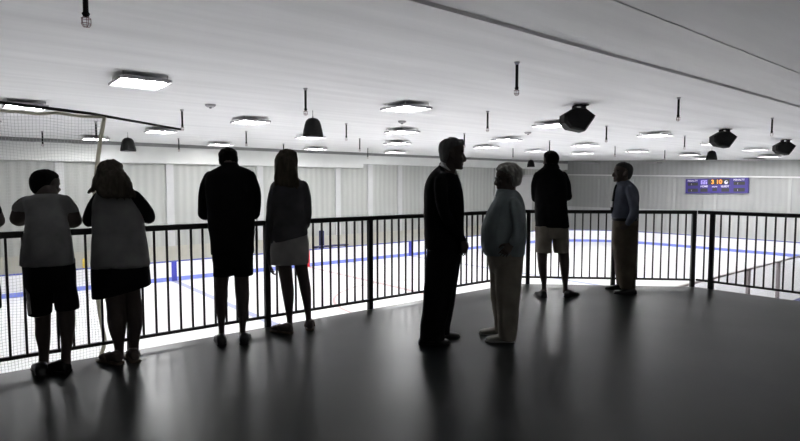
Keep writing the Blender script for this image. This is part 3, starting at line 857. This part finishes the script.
# ---- long-haired woman in grey vest, dark skirt
def woman_long_hair():
    f = Fig('person with long straight hair, grey vest, dark sleeves and short black skirt at railing', 126, 361)
    top = [(184, 106, 122, .06, .10), (188, 99, 132, .09, .10), (193, 95, 138, .115, .09), (203, 92, 143.5, .13, .08), (215, 92, 145, .14, .07), (230, 92, 146, .145, .05), (245, 91, 148.5, .15, .02), (262, 91, 150.5, .16, 0), (267, 91.5, 150.5, .155, 0)]
    S = MB(); f.loft(S, top); f.garment('vest', C_GREY, S, wrinkle=.007)
    f.loft(f.body, top, .02)
    Q = MB()
    A = ((-1, [(100, 197, .08, 5.8), (94, 207, .10, 6.6), (90, 217, .12, 6.6), (89.8, 221, .15, 6.3)]), (1, [(134.5, 196, .08, 5.6), (142, 205, .10, 6.4), (147.5, 213, .12, 6.6), (149, 218, .15, 6.3)]))
    for sg, a in A:
        e = a[-1]
        f.limb(Q, a); f.limb(Q, [(e[0], e[1], e[2], 6.2), (e[0]-sg*5, e[1]-1, .32, 5.0), (e[0]-sg*15, e[1]-2, .38, 4.0)])
        f.limb(f.body, [(p[0], p[1], p[2], p[3]-1.6) for p in a]); f.limb(f.body, [(e[0], e[1], e[2], 4.6), (e[0]-sg*5, e[1]-1, .32, 3.8), (e[0]-sg*17, e[1]-2, .39, 2.9)])
        f.hand(f.pt(e[0]-sg*17, e[1]-2, .39), (-sg, .2, 0), (0, .2, -1), sg, 18, L=.92)
    f.garment('sleeves', C_DARKER, Q)
    K = MB(); f.loft(K, [(259, 92.5, 149.5, .145, 0), (268, 91.5, 150.5, .155, 0), (282, 91.5, 151, .165, 0, -4), (291, 92, 151.5, .17, 0, -9), (298, 92.3, 152, .17, 0, -14)])
    f.garment('skirt', C_BLACK, K, wrinkle=.006)
    f.loft(f.body, [(255, 96, 146, .12, 0), (275, 98, 145, .125, 0), (285, 104, 142, .10, 0)])
    f.leg(f.body, [(275, 102, 126, 0), (297, 105, 126.5, 0), (308, 106.5, 126, 0), (320, 107, 126.5, -.01), (332, 109.5, 126, -.01), (342, 113, 124.5, 0), (350, 114.5, 124, 0), (360, 114, 124, 0)])
    f.leg(f.body, [(275, 122, 143, .04), (290, 124, 141, .04), (300, 125, 141.5, .04), (312, 126.5, 143, .03), (325, 128, 142.5, .03), (337, 129.5, 140.5, .04), (345, 129.5, 139, .04), (355, 129, 139, .04)])
    for hl, an in (((121, 364.8), 62), ((136, 363), 34)):
        f.sandal(hl, an, .265, 1.1); barefoot(f, hl, an, .25)
    f.head(160.3, 191, 111.2, .16, 4, -6, .90); f.neck(f.pt(114, 187, .10), .052)
    h = MB(); f.skull(h, [(z, a, b, w*1.03) for z, a, b, w in CAP])
    f.loft(h, [(161, 108, 117, .05, .13), (165, 102, 121, .09, .12), (171, 98.5, 124, .11, .10), (178, 95.5, 126, .115, .08), (184, 93.5, 128.5, .10, .05), (190, 96, 134, .075, .01), (195, 100, 134.5, .05, -.03), (198, 104, 132, .03, -.04)], n=24)
    random.seed(3)
    for k in range(15):
        x = 98+36*k/14
        f.limb(h, [(104+14*k/14, 172, -.01, 2.0), (99+26*k/14, 182, -.045, 2.0), (x, 191+3*k/14, -.05, 1.7), (x+1, 195+random.uniform(-1, 6), -.055, .6)])
    f.limb(h, [(101, 171, .03, 4), (98, 179, .02, 4), (95, 186, .02, 3.2), (91.5, 190.5, .03, 2.2), (88, 192.5, .05, .8)])
    f.limb(h, [(122, 176, .02, 5), (127, 186, -.01, 5), (132, 194, -.03, 2.6), (134, 196.5, -.03, 1.0)])
    f.hair(h, H_BLOND, .008)
    f.finish()
woman_long_hair()

# ---- man in black
def man_black():
    f = Fig('person all in black with knee-length shorts, forearms on the railing, left of long-haired girl', 232, 343)
    top = [(164.5, 223, 237.5, .065, .10), (168, 217, 246, .085, .10), (171, 210.5, 251.5, .105, .10), (177, 206, 255.5, .125, .09), (188, 205, 256, .135, .08), (205, 206.5, 256, .14, .07), (225, 208, 255.5, .14, .03), (240, 210, 254.5, .145, .01), (254, 211, 254, .15, 0)]
    S = MB(); f.loft(S, top)
    A = ((-1, [(211, 177, .10, 6.5), (206, 190, .11, 7), (204.6, 204, .12, 6.6), (205, 213, .15, 6.2)]), (1, [(249.5, 177, .10, 6.5), (253, 190, .11, 7), (254.4, 204, .12, 6.6), (254.2, 213, .15, 6.2)]))
    for sg, a in A:
        e = a[-1]
        f.limb(S, a); f.limb(S, [(e[0], e[1]+.5, e[2], 6.4), (e[0]-sg*3, e[1]+1, .30, 5.6), (e[0]-sg*10, e[1], .38, 4.2)])
        f.limb(f.body, [(p[0], p[1], p[2], p[3]-1.8) for p in a]); f.limb(f.body, [(e[0], e[1]+.5, e[2], 4.8), (e[0]-sg*3, e[1]+1, .30, 4.2), (e[0]-sg*12.5, e[1], .41, 3.1)])
        f.hand(f.pt(e[0]-sg*12.5, e[1], .41), (-sg, .3, 0), (0, .2, -1), sg, 18)
    f.garment('jacket', C_BLACK, S, wrinkle=.008)
    f.loft(f.body, top, .022)
    P = MB(); f.loft(P, [(248, 212, 253.5, .14, 0), (258, 212, 253.5, .14, 0), (266, 214, 252.5, .12, 0)])
    f.leg(P, [(252, 212, 234, 0), (262, 212.5, 233.5, 0), (270, 213, 233, 0), (276, 213, 232.5, 0)])
    f.leg(P, [(252, 231, 253.5, .02), (262, 232.5, 253.5, .02), (270, 233.5, 253.5, .02), (275.5, 234, 253.5, .02)])
    f.garment('shorts', C_BLACK, P)
    f.loft(f.body, [(245, 215, 251, .12, 0), (258, 216, 250, .11, 0), (264, 220, 247, .09, 0)])
    f.leg(f.body, [(260, 214.5, 231, 0), (275, 215, 229.5, 0), (286, 215, 228, 0), (297, 214.8, 228, -.01), (310, 216, 226.5, -.01), (322, 217.8, 225, 0), (331, 218.5, 224.5, 0), (339, 218, 225, 0)])
    f.leg(f.body, [(260, 233, 250, .02), (275, 234, 249, .02), (286, 234.5, 249.2, .02), (297, 235.5, 249.5, .01), (310, 237.5, 248.3, .01), (322, 239, 246.5, .02), (330, 239.5, 245.5, .02), (338, 239, 246, .02)])
    for hl, an in (((222, 346.5), 22), ((244, 345.2), 14)):
        f.shoe(hl, an, S_BLACK, .29, 1.15); shodfoot(f, hl, an, .29)
    f.head(148.2, 172.5, 228.6, .15, 16, -6, 1.02); f.neck(f.pt(230, 167, .10), .062)
    h = MB(); f.skull(h, CAP); f.hair(h, H_DARK, .007)
    c = MB(); f.loft(c, [(162.5, 222.5, 237.5, .07, .11), (166, 221, 239.5, .08, .10), (169, 219, 243, .09, .10)]); f.garment('collar', C_BLACK, c, .008, .002)
    f.finish()
man_black()

# ---- long-haired girl in dark cardigan and pale skirt
def girl():
    f = Fig('person with long hair in dark cardigan and short pale skirt, wearing sandals at the railing', 297, 331)
    top = [(176, 283, 296, .055, .04), (180, 277, 301, .075, .04), (184, 273, 305, .095, .04), (191, 272, 307, .11, .03), (205, 273, 307, .115, .03), (220, 273.5, 307, .115, .02), (233, 272.5, 308, .135, 0), (240, 273, 308.5, .12, 0)]
    S = MB(); f.loft(S, [t if t[0] < 240 else (243, 272, 308, .145, 0, -9) for t in top])
    L = [(276, 186.5, .04, 5.3), (272.5, 200, .03, 5.0), (270.8, 216, .01, 4.8), (269.8, 232, .02, 4.3), (269.3, 247, .05, 3.7), (269.3, 258, .06, 3.2)]
    R = [(303, 185.5, .04, 5.5), (306, 198, .03, 5.2), (306.8, 213, .02, 4.8), (306.2, 222, .05, 4.5)]
    f.limb(S, L); f.limb(S, R); f.limb(S, [(306.2, 222, .05, 4.5), (304.5, 227, .13, 4), (298, 228, .20, 3.2)])
    f.limb(S, [(273, 235, -.02, 3.5), (275, 242, -.06, 4), (274, 249, -.05, 2.0)])
    f.garment('cardigan', C_DGREY, S, wrinkle=.007)
    f.loft(f.body, top, .018)
    f.limb(f.body, [(p[0], p[1], p[2], p[3]-1.3) for p in L[:-1]]+[(269.4, 263, .06, 2.3)]); f.limb(f.body, [(p[0], p[1], p[2], p[3]-1.4) for p in R]); f.limb(f.body, [(306.2, 222, .05, 3.2), (304.5, 227, .13, 2.9), (296, 228, .215, 2.3)])
    f.hand(f.pt(269.6, 263, .06), (.10, .05, -1), (1, .3, 0), 1, 28, L=.9)
    f.hand(f.pt(296, 228, .215), (-1, -.1, 0), (0, .2, -1), 1, 18, L=.9)
    K = MB(); f.loft(K, [(230, 273.5, 307, .115, 0), (240, 271.5, 309, .13, 0), (252, 270.5, 309.5, .14, 0), (258, 270.5, 309, .14, 0), (264, 270.5, 308.5, .135, 0)])
    f.garment('skirt', C_PALE, K, wrinkle=.006)
    f.loft(f.body, [(228, 276, 304, .10, 0), (245, 274, 306, .11, 0), (255, 277, 304, .09, 0)])
    f.leg(f.body, [(248, 274, 291, 0), (263, 277, 291.5, 0), (272, 278.3, 292.5, 0), (280, 279.8, 293, 0), (290, 281.5, 294, -.01), (300, 283.3, 293.8, -.01), (312, 285.5, 292.8, 0), (321, 286.8, 292.5, 0), (330, 286.5, 293, 0)])
    f.leg(f.body, [(248, 291, 307, .06), (263, 293.8, 307.3, .06), (272, 296, 308.5, .06), (280, 298, 309.5, .06), (290, 300, 311, .05), (300, 302.3, 311.3, .05), (312, 304.8, 311.2, .06), (319, 305.8, 311.3, .06), (327, 305.5, 311.8, .06)])
    for hl, an in (((292, 334), 62), ((310, 331), 10)):
        f.sandal(hl, an, .26, 1.0); barefoot(f, hl, an, .245)
    f.head(150.5, 174.5, 287.5, .10, -14, -6, .95); f.neck(f.pt(289.5, 178, .04), .048)
    h = MB(); f.skull(h, CAP)
    f.loft(h, [(149.2, 284, 291, .04, .09), (152, 279, 295.5, .08, .09), (157, 276, 297.5, .10, .08), (164, 274.5, 297.5, .105, .06), (172, 274.5, 298, .10, .04), (179, 274.5, 298.5, .08, .0), (183, 276.5, 298, .055, -.03), (186, 280, 296, .03, -.05)], n=24)
    random.seed(4)
    for k in range(12):
        f.limb(h, [(279+12*k/11, 160, -.02, 1.8), (277+18*k/11, 172, -.05, 1.8), (276+22*k/11, 182, -.055, 1.6), (275+24*k/11, 187+random.uniform(-2, 5), -.05, .7)])
    f.hair(h, H_BROWN, .008)
    f.finish()
girl()

# ---- tall suited man in profile, facing right
def suited_man():
    f = Fig('person with grey hair in a black suit, in profile facing the woman in pale blue', 438, 344)
    top = [(163.8, 440.3, 451, .062, 0, 13), (167, 437, 454, .12, 0, 9.5), (171, 432.3, 457, .18, 0, 3.5), (176, 428.5, 458, .205, 0), (184, 425, 461, .20, 0), (195, 423.5, 463.5, .19, 0), (210, 423.5, 464.5, .18, 0), (225, 424, 464, .175, 0), (238, 424, 464, .18, 0), (249, 425.5, 463.5, .185, 0)]
    S = MB(); f.loft(S, top)
    N = [(441, 180, -.17, 7.0), (441, 196, -.22, 6.8), (444, 211, -.235, 6.2), (451, 224, -.22, 5.4), (459, 235, -.20, 4.3), (462.5, 239, -.19, 3.7)]
    Fr = [(441, 180, .17, 7.0), (440, 198, .215, 6.6), (442, 214, .225, 6.0), (447, 228, .22, 5.0), (453, 240, .21, 4.0)]
    f.limb(S, N); f.limb(S, Fr); f.garment('suit_jacket', C_SUIT, S, wrinkle=.006)
    f.loft(f.body, top, .024)
    f.limb(f.body, [(p[0], p[1], p[2], p[3]-1.9) for p in N[:-1]]+[(463, 240, -.19, 2.8)]); f.limb(f.body, [(p[0], p[1], p[2], p[3]-1.9) for p in Fr[:-1]]+[(453.5, 242, .21, 2.8)])
    f.hand(f.pt(463.4, 240.2, -.19), (.16, 0, -1), (-.7, .7, 0), 1, 22, L=.98); f.hand(f.pt(453.6, 243, .21), (.16, 0, -1), (-.5, -.8, 0), -1, 22)
    P = MB(); f.loft(P, [(243, 427, 462, .165, 0), (252, 426.5, 462.5, .17, 0), (262, 427, 460.5, .155, 0), (268, 430, 457, .13, 0)])
    n_ = [(250, 427, 459, -.08), (270, 425.5, 457.5, -.085), (290, 424, 453.5, -.09), (310, 422.5, 449, -.095), (326, 420.5, 445.5, -.10), (339, 420, 444.5, -.10)]
    g_ = [(250, 431, 462, .08), (270, 432, 459.5, .08), (290, 432, 456.5, .085), (310, 432, 453, .09), (324, 433, 450.5, .09), (333.5, 434.5, 450, .09)]
    for k in (n_, g_): f.loft(P, [(y, l, r, .098 if y < 300 else .088, d) for y, l, r, d in k])
    f.garment('trousers', C_SUIT, P, wrinkle=.007)
    for k in (n_, g_): f.loft(f.body, [(y, (l+r)/2-(r-l)*.32, (l+r)/2+(r-l)*.32, .066, d) for y, l, r, d in k[:-1]]+[(k[-1][0]+2, (k[-1][1]+k[-1][2])/2-5, (k[-1][1]+k[-1][2])/2+4, .045, k[-1][3])])
    f.loft(f.body, [(240, 430, 458, .14, 0), (258, 430, 457, .13, 0)])
    for hl, an in (((418.5, 344.5), -84), ((430, 338.5), -80)):
        f.shoe(hl, an, S_BLACK, .285, 1.1, 1.0); shodfoot(f, hl, an, .28)
    f.head(138.3, 169.0, 450.9, 0, -90, -4, .92, dep=.90); f.neck(f.pt(447, 167, 0), .064)
    h = MB(); f.skull(h, CAP)
    h.tube([f.hl(-.2, .22, .93), f.hl(-.02, .30, .94), f.hl(.18, .26, .90)], [.012, .02, .012], 10, rounded=True)
    h.tube([f.hl(0, .26, .90), f.hl(.02, .37, .86), f.hl(.04, .445, .80)], [.018, .014, .004], 10, rounded=True)
    f.hair(h, H_GREY, .004)
    c = MB(); f.loft(c, [(159.8, 441.3, 452.8, .066, 0, 10), (162, 440.4, 454, .074, 0, 10.5), (165.5, 439, 455.5, .088, 0, 9)]); f.garment('shirt_collar', C_WHITE, c, .007, .001)
    t = MB(); f.loft(t, [(170.5, 453.5, 456.6, .035, -.005), (174, 455, 458, .06, -.005), (184, 458, 461.6, .05, 0), (190, 460, 462.8, .03, 0)], n=14); f.garment('shirt_front', C_WHITE, t, .007, .001)
    f.finish()
suited_man()

# ---- older woman in pale blue blouse, facing left
def older_woman():
    f = Fig('person with short curly light hair and glasses, pale blue shirt and khaki trousers, facing left', 504, 341)
    top = [(189.5, 499, 515, .07, 0), (193, 496.5, 519, .11, 0), (198, 494.8, 522, .155, 0), (204, 491, 524.3, .175, 0), (211, 487, 525.5, .18, 0), (219, 483.3, 526.3, .185, 0), (227, 480.8, 526.5, .19, 0), (236, 480, 526.3, .195, 0), (244, 480.6, 525.5, .195, 0), (250, 482, 525, .19, 0), (255, 485, 524.5, .185, 0)]
    S = MB(); f.loft(S, top)
    N = [(514, 203, -.15, 6.6), (517.5, 214, -.195, 6.4), (519.5, 226, -.215, 6.0), (519, 233, -.22, 5.6)]
    N2 = [(519, 233, -.22, 5.6), (516, 239, -.235, 4.9), (512.5, 243, -.235, 4.0)]
    Fr = [(512, 203, .15, 6.4), (516, 216, .19, 6), (517, 230, .20, 5.4)]; Fr2 = [(517, 230, .20, 5.4), (507, 238, .22, 4.5), (499, 242, .22, 3.8)]
    for a in (N, N2, Fr, Fr2): f.limb(S, a)
    f.garment('shirt', C_LBLUE, S, wrinkle=.008)
    f.loft(f.body, top, .022)
    for a in (N, Fr, Fr2): f.limb(f.body, [(p[0], p[1], p[2], max(2.2, p[3]-1.6)) for p in a])
    f.limb(f.body, [(519, 233, -.22, 4), (516, 239, -.235, 3.4), (511.5, 244, -.238, 2.7)])
    f.hand(f.pt(511.3, 244.3, -.238), (-.62, -.05, -.78), (.15, .95, -.1), -1, 20, L=.92); f.hand(f.pt(499, 242, .22), (-.8, -.2, -.5), (.3, -.9, 0), 1, 25, L=.9)
    # dark wallet under the hand
    P = MB(); f.loft(P, [(249, 485.5, 524, .18, 0), (256, 486.5, 523.5, .18, 0), (264, 488.5, 522.5, .165, 0), (272, 491, 521, .13, 0)])
    n_ = [(258, 494, 523.5, -.085), (275, 495, 522, -.085), (292, 495.5, 520.5, -.09), (310, 496.5, 519, -.09), (326, 498, 517.5, -.09), (339, 499, 516.5, -.09)]
    g_ = [(258, 487, 513, .08), (275, 489.2, 511, .08), (292, 490.5, 509.5, .085), (310, 492.5, 509, .085), (322, 494, 508.5, .085), (331.5, 495, 508.5, .085)]
    for k in (n_, g_): f.loft(P, [(y, l, r, .105 if y < 290 else .092, d) for y, l, r, d in k])
    f.garment('trousers', C_KHAKI, P, wrinkle=.010)
    for k in (n_, g_): f.loft(f.body, [(y, (l+r)/2-(r-l)*.3, (l+r)/2+(r-l)*.3, .065, d) for y, l, r, d in k[:-1]]+[(k[-1][0]+2, (k[-1][1]+k[-1][2])/2-3.5, (k[-1][1]+k[-1][2])/2+4.5, .042, k[-1][3])])
    f.loft(f.body, [(244, 490, 518, .15, 0), (262, 491, 518, .14, 0)])
    for hl, an in (((514.5, 342), 84), ((507, 335), 80)):
        f.shoe(hl, an, S_PALE, .262, 1.1, 1.05); shodfoot(f, hl, an, .258)
    f.head(164.8, 191.3, 508, 0, 90, -5, .98, dep=.94); f.neck(f.pt(508, 191, 0), .058)
    h = MB(); CURL = [(z, a-.03*min(1, z/.6), b-.03, w*1.06) for z, a, b, w in CAP]; f.skull(h, CURL)
    random.seed(11)
    for z, yb, yf, hw in sections(CAP[1:], 2):
        for j in range(16):
            a = 2*pi*j/16; x, y = hw*1.07*cos(a), (yb+yf)/2-.035+((yf-yb)/2+.03)*sin(a)
            if y > .2 and z < .84: continue
            h.ball(f.hl(x, y, z+random.uniform(-.02, .02)), f.H*random.uniform(.045, .075), n=8, m=5)
    f.hair(h, H_SILVER, .003)
    g = MB()
    for k in (-1, 1):
        cc = Vector((k*.15, .45, .49))
        g.tube([f.T @ (cc+Vector((.115*cos(2*pi*j/16), -.03*abs(cos(2*pi*j/16)), .085*sin(2*pi*j/16)))) for j in range(17)], .0025, 6)
        g.tube([f.hl(k*.26, .43, .52), f.hl(k*.34, .20, .53), f.hl(k*.36, -.04, .53)], .0025, 6)
    g.tube([f.hl(-.04, .46, .50), f.hl(.04, .46, .50)], .0025, 6); g.build('glasses', M_LENS, f.root, True)
    c = MB(); f.loft(c, [(188.5, 497.5, 513, .068, 0, 1), (192, 496, 516, .085, 0, 1), (196.5, 494.6, 518.5, .11, 0, 2)]); f.garment('collar', C_LBLUE, c, .007, .001)
    f.finish()
    x = f.pt(509.5, 249.5, -.245)
    return f, x
ow, wp = older_woman()

# ---- man in black jacket and khaki shorts, back turned
def man_shorts():
    f = Fig('person in black jacket and khaki shorts, back turned, at the far railing', 557, 295)
    top = [(164.5, 545, 557.5, .07, .05), (168, 541, 559, .09, .05), (171.5, 536.5, 563, .11, .05), (176, 534, 565.5, .125, .05), (184, 533.3, 566.5, .135, .05), (198, 534.3, 567, .135, .04), (212, 535, 568, .14, .02), (227, 534.8, 569.2, .155, 0)]
    S = MB(); f.loft(S, top)
    A = ((-1, [(538, 175.5, .05, 4.6), (535.8, 186, .08, 4.6), (536, 198, .12, 4.5)]), (1, [(562.5, 175.5, .05, 4.8), (566.2, 186, .06, 4.7), (567.7, 196.5, .10, 4.5)]))
    for sg, a in A:
        e = a[-1]
        f.limb(S, a); f.limb(S, [(e[0], e[1], e[2], 4.5), (e[0]-sg*2, e[1]-1, .24, 4), (e[0]-sg*10, e[1]-2, .30, 3)])
        f.limb(f.body, [(p[0], p[1], p[2], p[3]-1.4) for p in a]); f.limb(f.body, [(e[0], e[1], e[2], 3.2), (e[0]-sg*2, e[1]-1, .24, 2.8), (e[0]-sg*12, e[1]-2, .31, 2.2)])
        f.hand(f.pt(e[0]-sg*12, e[1]-2, .31), (-sg, .1, .1), (0, -1, 0), sg, 15)
    f.garment('jacket', C_BLACK, S, wrinkle=.009)
    f.loft(f.body, top, .022)
    P = MB(); f.loft(P, [(223, 537, 567, .11, 0), (230, 535.3, 569, .138, 0), (238, 537, 567, .12, 0)])
    f.leg(P, [(226, 535, 553, 0), (236, 535, 552.5, 0), (245, 535.2, 551.8, 0), (252.5, 535.5, 551, 0)])
    f.leg(P, [(226, 551, 569.3, .02), (236, 551.8, 569.3, .02), (245, 552.8, 569.2, .02), (252.5, 553.5, 569, .02)])
    f.garment('shorts', C_KHAKI, P, wrinkle=.009)
    f.loft(f.body, [(220, 538, 566, .11, 0), (232, 539, 565, .11, 0)])
    f.leg(f.body, [(235, 537, 550, 0), (252, 537, 547.6, 0), (262, 537.6, 547, -.01), (272, 538.8, 547, -.01), (281, 541, 546.7, 0), (287, 541.8, 546.4, 0), (293, 541.5, 547, 0)])
    f.leg(f.body, [(235, 555, 568, .02), (252, 558.4, 569, .02), (262, 559.3, 569.4, .01), (272, 560.7, 569, .01), (281, 562, 568, .02), (287, 562.8, 567.6, .02), (293, 562.5, 568, .02)])
    for hl, an in (((544.5, 298), 2), ((566, 297.5), -44)):
        f.shoe(hl, an, S_BLACK, .29, 1.15, .95); shodfoot(f, hl, an, .285)
    f.head(151.2, 169.3, 550.5, .08, 8, -3, 1.02); f.neck(f.pt(551.3, 166.5, .05), .064)
    h = MB(); f.skull(h, CAP); f.hair(h, H_DARK, .004)
    c = MB(); f.loft(c, [(163.6, 544.6, 557.8, .075, .05), (166, 543.5, 559, .085, .05), (168.5, 541.5, 560, .095, .05)]); f.garment('collar', C_BLACK, c, .008, .001)
    f.finish()
man_shorts()

# ---- man in slate blue shirt, facing left, hands in pockets
def man_blue():
    f = Fig('person in slate blue shirt and dark trousers facing left by the far railing', 625, 292)
    top = [(180.5, 617.5, 629.5, .06, 0), (183.5, 616.5, 633, .12, 0), (187, 615.6, 636, .175, 0), (192, 614.5, 638.2, .19, 0), (200, 613, 639, .18, 0), (208, 611.6, 638.6, .17, 0), (215, 611.3, 637.8, .165, 0), (220, 612, 637.5, .16, 0)]
    S = MB(); f.loft(S, top)
    N = [(630, 189.5, -.17, 4.8), (633, 200, -.215, 4.6), (634.3, 210, -.235, 4.3), (632, 217.5, -.235, 3.9), (628.5, 223, -.215, 3.3)]
    Fr = [(630, 189.5, .17, 4.8), (633, 201, .21, 4.5), (633, 211, .225, 4.2), (627, 220, .20, 3.4)]
    f.limb(S, N); f.limb(S, Fr); f.garment('shirt', C_BLUE, S, wrinkle=.009)
    f.loft(f.body, top, .022)
    P = MB(); f.loft(P, [(219, 612.3, 637.3, .16, 0), (228, 612, 638, .17, 0), (236, 612.8, 637.8, .16, 0), (243, 614.5, 636.5, .13, 0)])
    n_ = [(226, 613, 638, -.08), (242, 613.2, 637.3, -.085), (258, 614.6, 636.6, -.09), (272, 616.8, 636.4, -.095), (288.5, 619.8, 636.2, -.095)]
    g_ = [(226, 612, 634, .08), (242, 612.2, 631, .08), (258, 613.5, 629.5, .085), (272, 614.8, 628.5, .09), (284.5, 616.3, 628, .09)]
    for k in (n_, g_): f.loft(P, [(y, l, r, .10 if y < 262 else .09, d) for y, l, r, d in k])
    f.garment('trousers', C_DKHAKI, P, wrinkle=.010)
    for k in (n_, g_): f.loft(f.body, [(y, (l+r)/2-(r-l)*.3, (l+r)/2+(r-l)*.3, .065, d) for y, l, r, d in k[:-1]]+[(k[-1][0]+1, (k[-1][1]+k[-1][2])/2-2.5, (k[-1][1]+k[-1][2])/2+3, .042, k[-1][3])])
    for a in (N, Fr): f.limb(f.body, [(p[0], p[1], p[2], p[3]-1.3) for p in a])
    f.hand(f.pt(628, 223.5, -.20), (-.55, .35, -.75), (.3, .9, 0), -1, 20, L=.9); f.hand(f.pt(626.5, 220.5, .19), (-.55, -.35, -.75), (.3, -.9, 0), 1, 20, L=.9)
    b = MB(); f.loft(b, [(217.6, 611.4, 637.8, .167, 0), (219, 611.3, 637.9, .170, 0), (220.6, 611.6, 637.8, .168, 0)]); f.garment('belt', S_BLACK, b, .007, 0, 1)
    t = MB(); f.loft(t, [(184.5, 615.4, 618, .02, 0), (190, 613.6, 616.2, .025, 0), (200, 611.9, 614.5, .03, 0), (208, 610.7, 613.2, .035, 0), (213, 610.4, 612.4, .02, 0)], n=14); f.garment('tie', C_DARKER, t, .006, .001)
    bd_ = MB(); p = f.pt(612.0, 203.5, -.09); bd_.box((p.x-.008, p.y-.03, p.z-.045), (p.x+.004, p.y+.03, p.z+.03)); bd_.build('badge', C_WHITE, f.root, bevel=.003)
    for hl, an in (((636.5, 294), 86), ((627, 289.5), 84)):
        f.shoe(hl, an, S_BLACK, .285, 1.1, 1.0); shodfoot(f, hl, an, .28)
    f.head(162.6, 182.2, 622, 0, 90, 2, .97); f.neck(f.pt(623.5, 182, 0), .064)
    h = MB(); f.skull(h, [(z, a, b-.02, w*.98) for z, a, b, w in CAP]); f.hair(h, H_IRON, .003)
    c = MB(); f.loft(c, [(179.6, 617.3, 629, .062, 0, .5), (182, 616.6, 630.3, .07, 0, 1), (184.5, 615.8, 632, .085, 0, 1.5)]); f.garment('collar', C_BLUE, c, .007, .001)
    f.finish()
man_blue()

# ------------------------------------------------------------------ dim unseen fill, added behind the camera to brighten people's backs
la = bpy.data.lights.new('back_fill', 'AREA'); la.shape = 'RECTANGLE'; la.size = 8; la.size_y = 1.6; la.energy = 30
lo = bpy.data.objects.new('back_fill', la); COL.objects.link(lo); lo.location = (2, -8.5, 2.2); lo.rotation_euler = (radians(86), 0, 0)

# ------------------------------------------------------------------ camera, colour
cam = bpy.data.cameras.new('camera'); co = bpy.data.objects.new('camera', cam); COL.objects.link(co)
cam.sensor_width = 36; cam.sensor_fit = 'HORIZONTAL'; cam.lens = 36*FPX/800
co.location = (0, 0, CAMH); co.rotation_euler = (pi/2-PIT, 0, -YAW)
cam.clip_start = .05; cam.clip_end = 300
scn.camera = co
w = bpy.data.worlds.new('world'); scn.world = w; w.use_nodes = True
w.node_tree.nodes['Background'].inputs[0].default_value = (0, 0, 0, 1)
w.node_tree.nodes['Background'].inputs[1].default_value = 0
scn.view_settings.view_transform = 'Standard'
scn.view_settings.exposure = 0.0
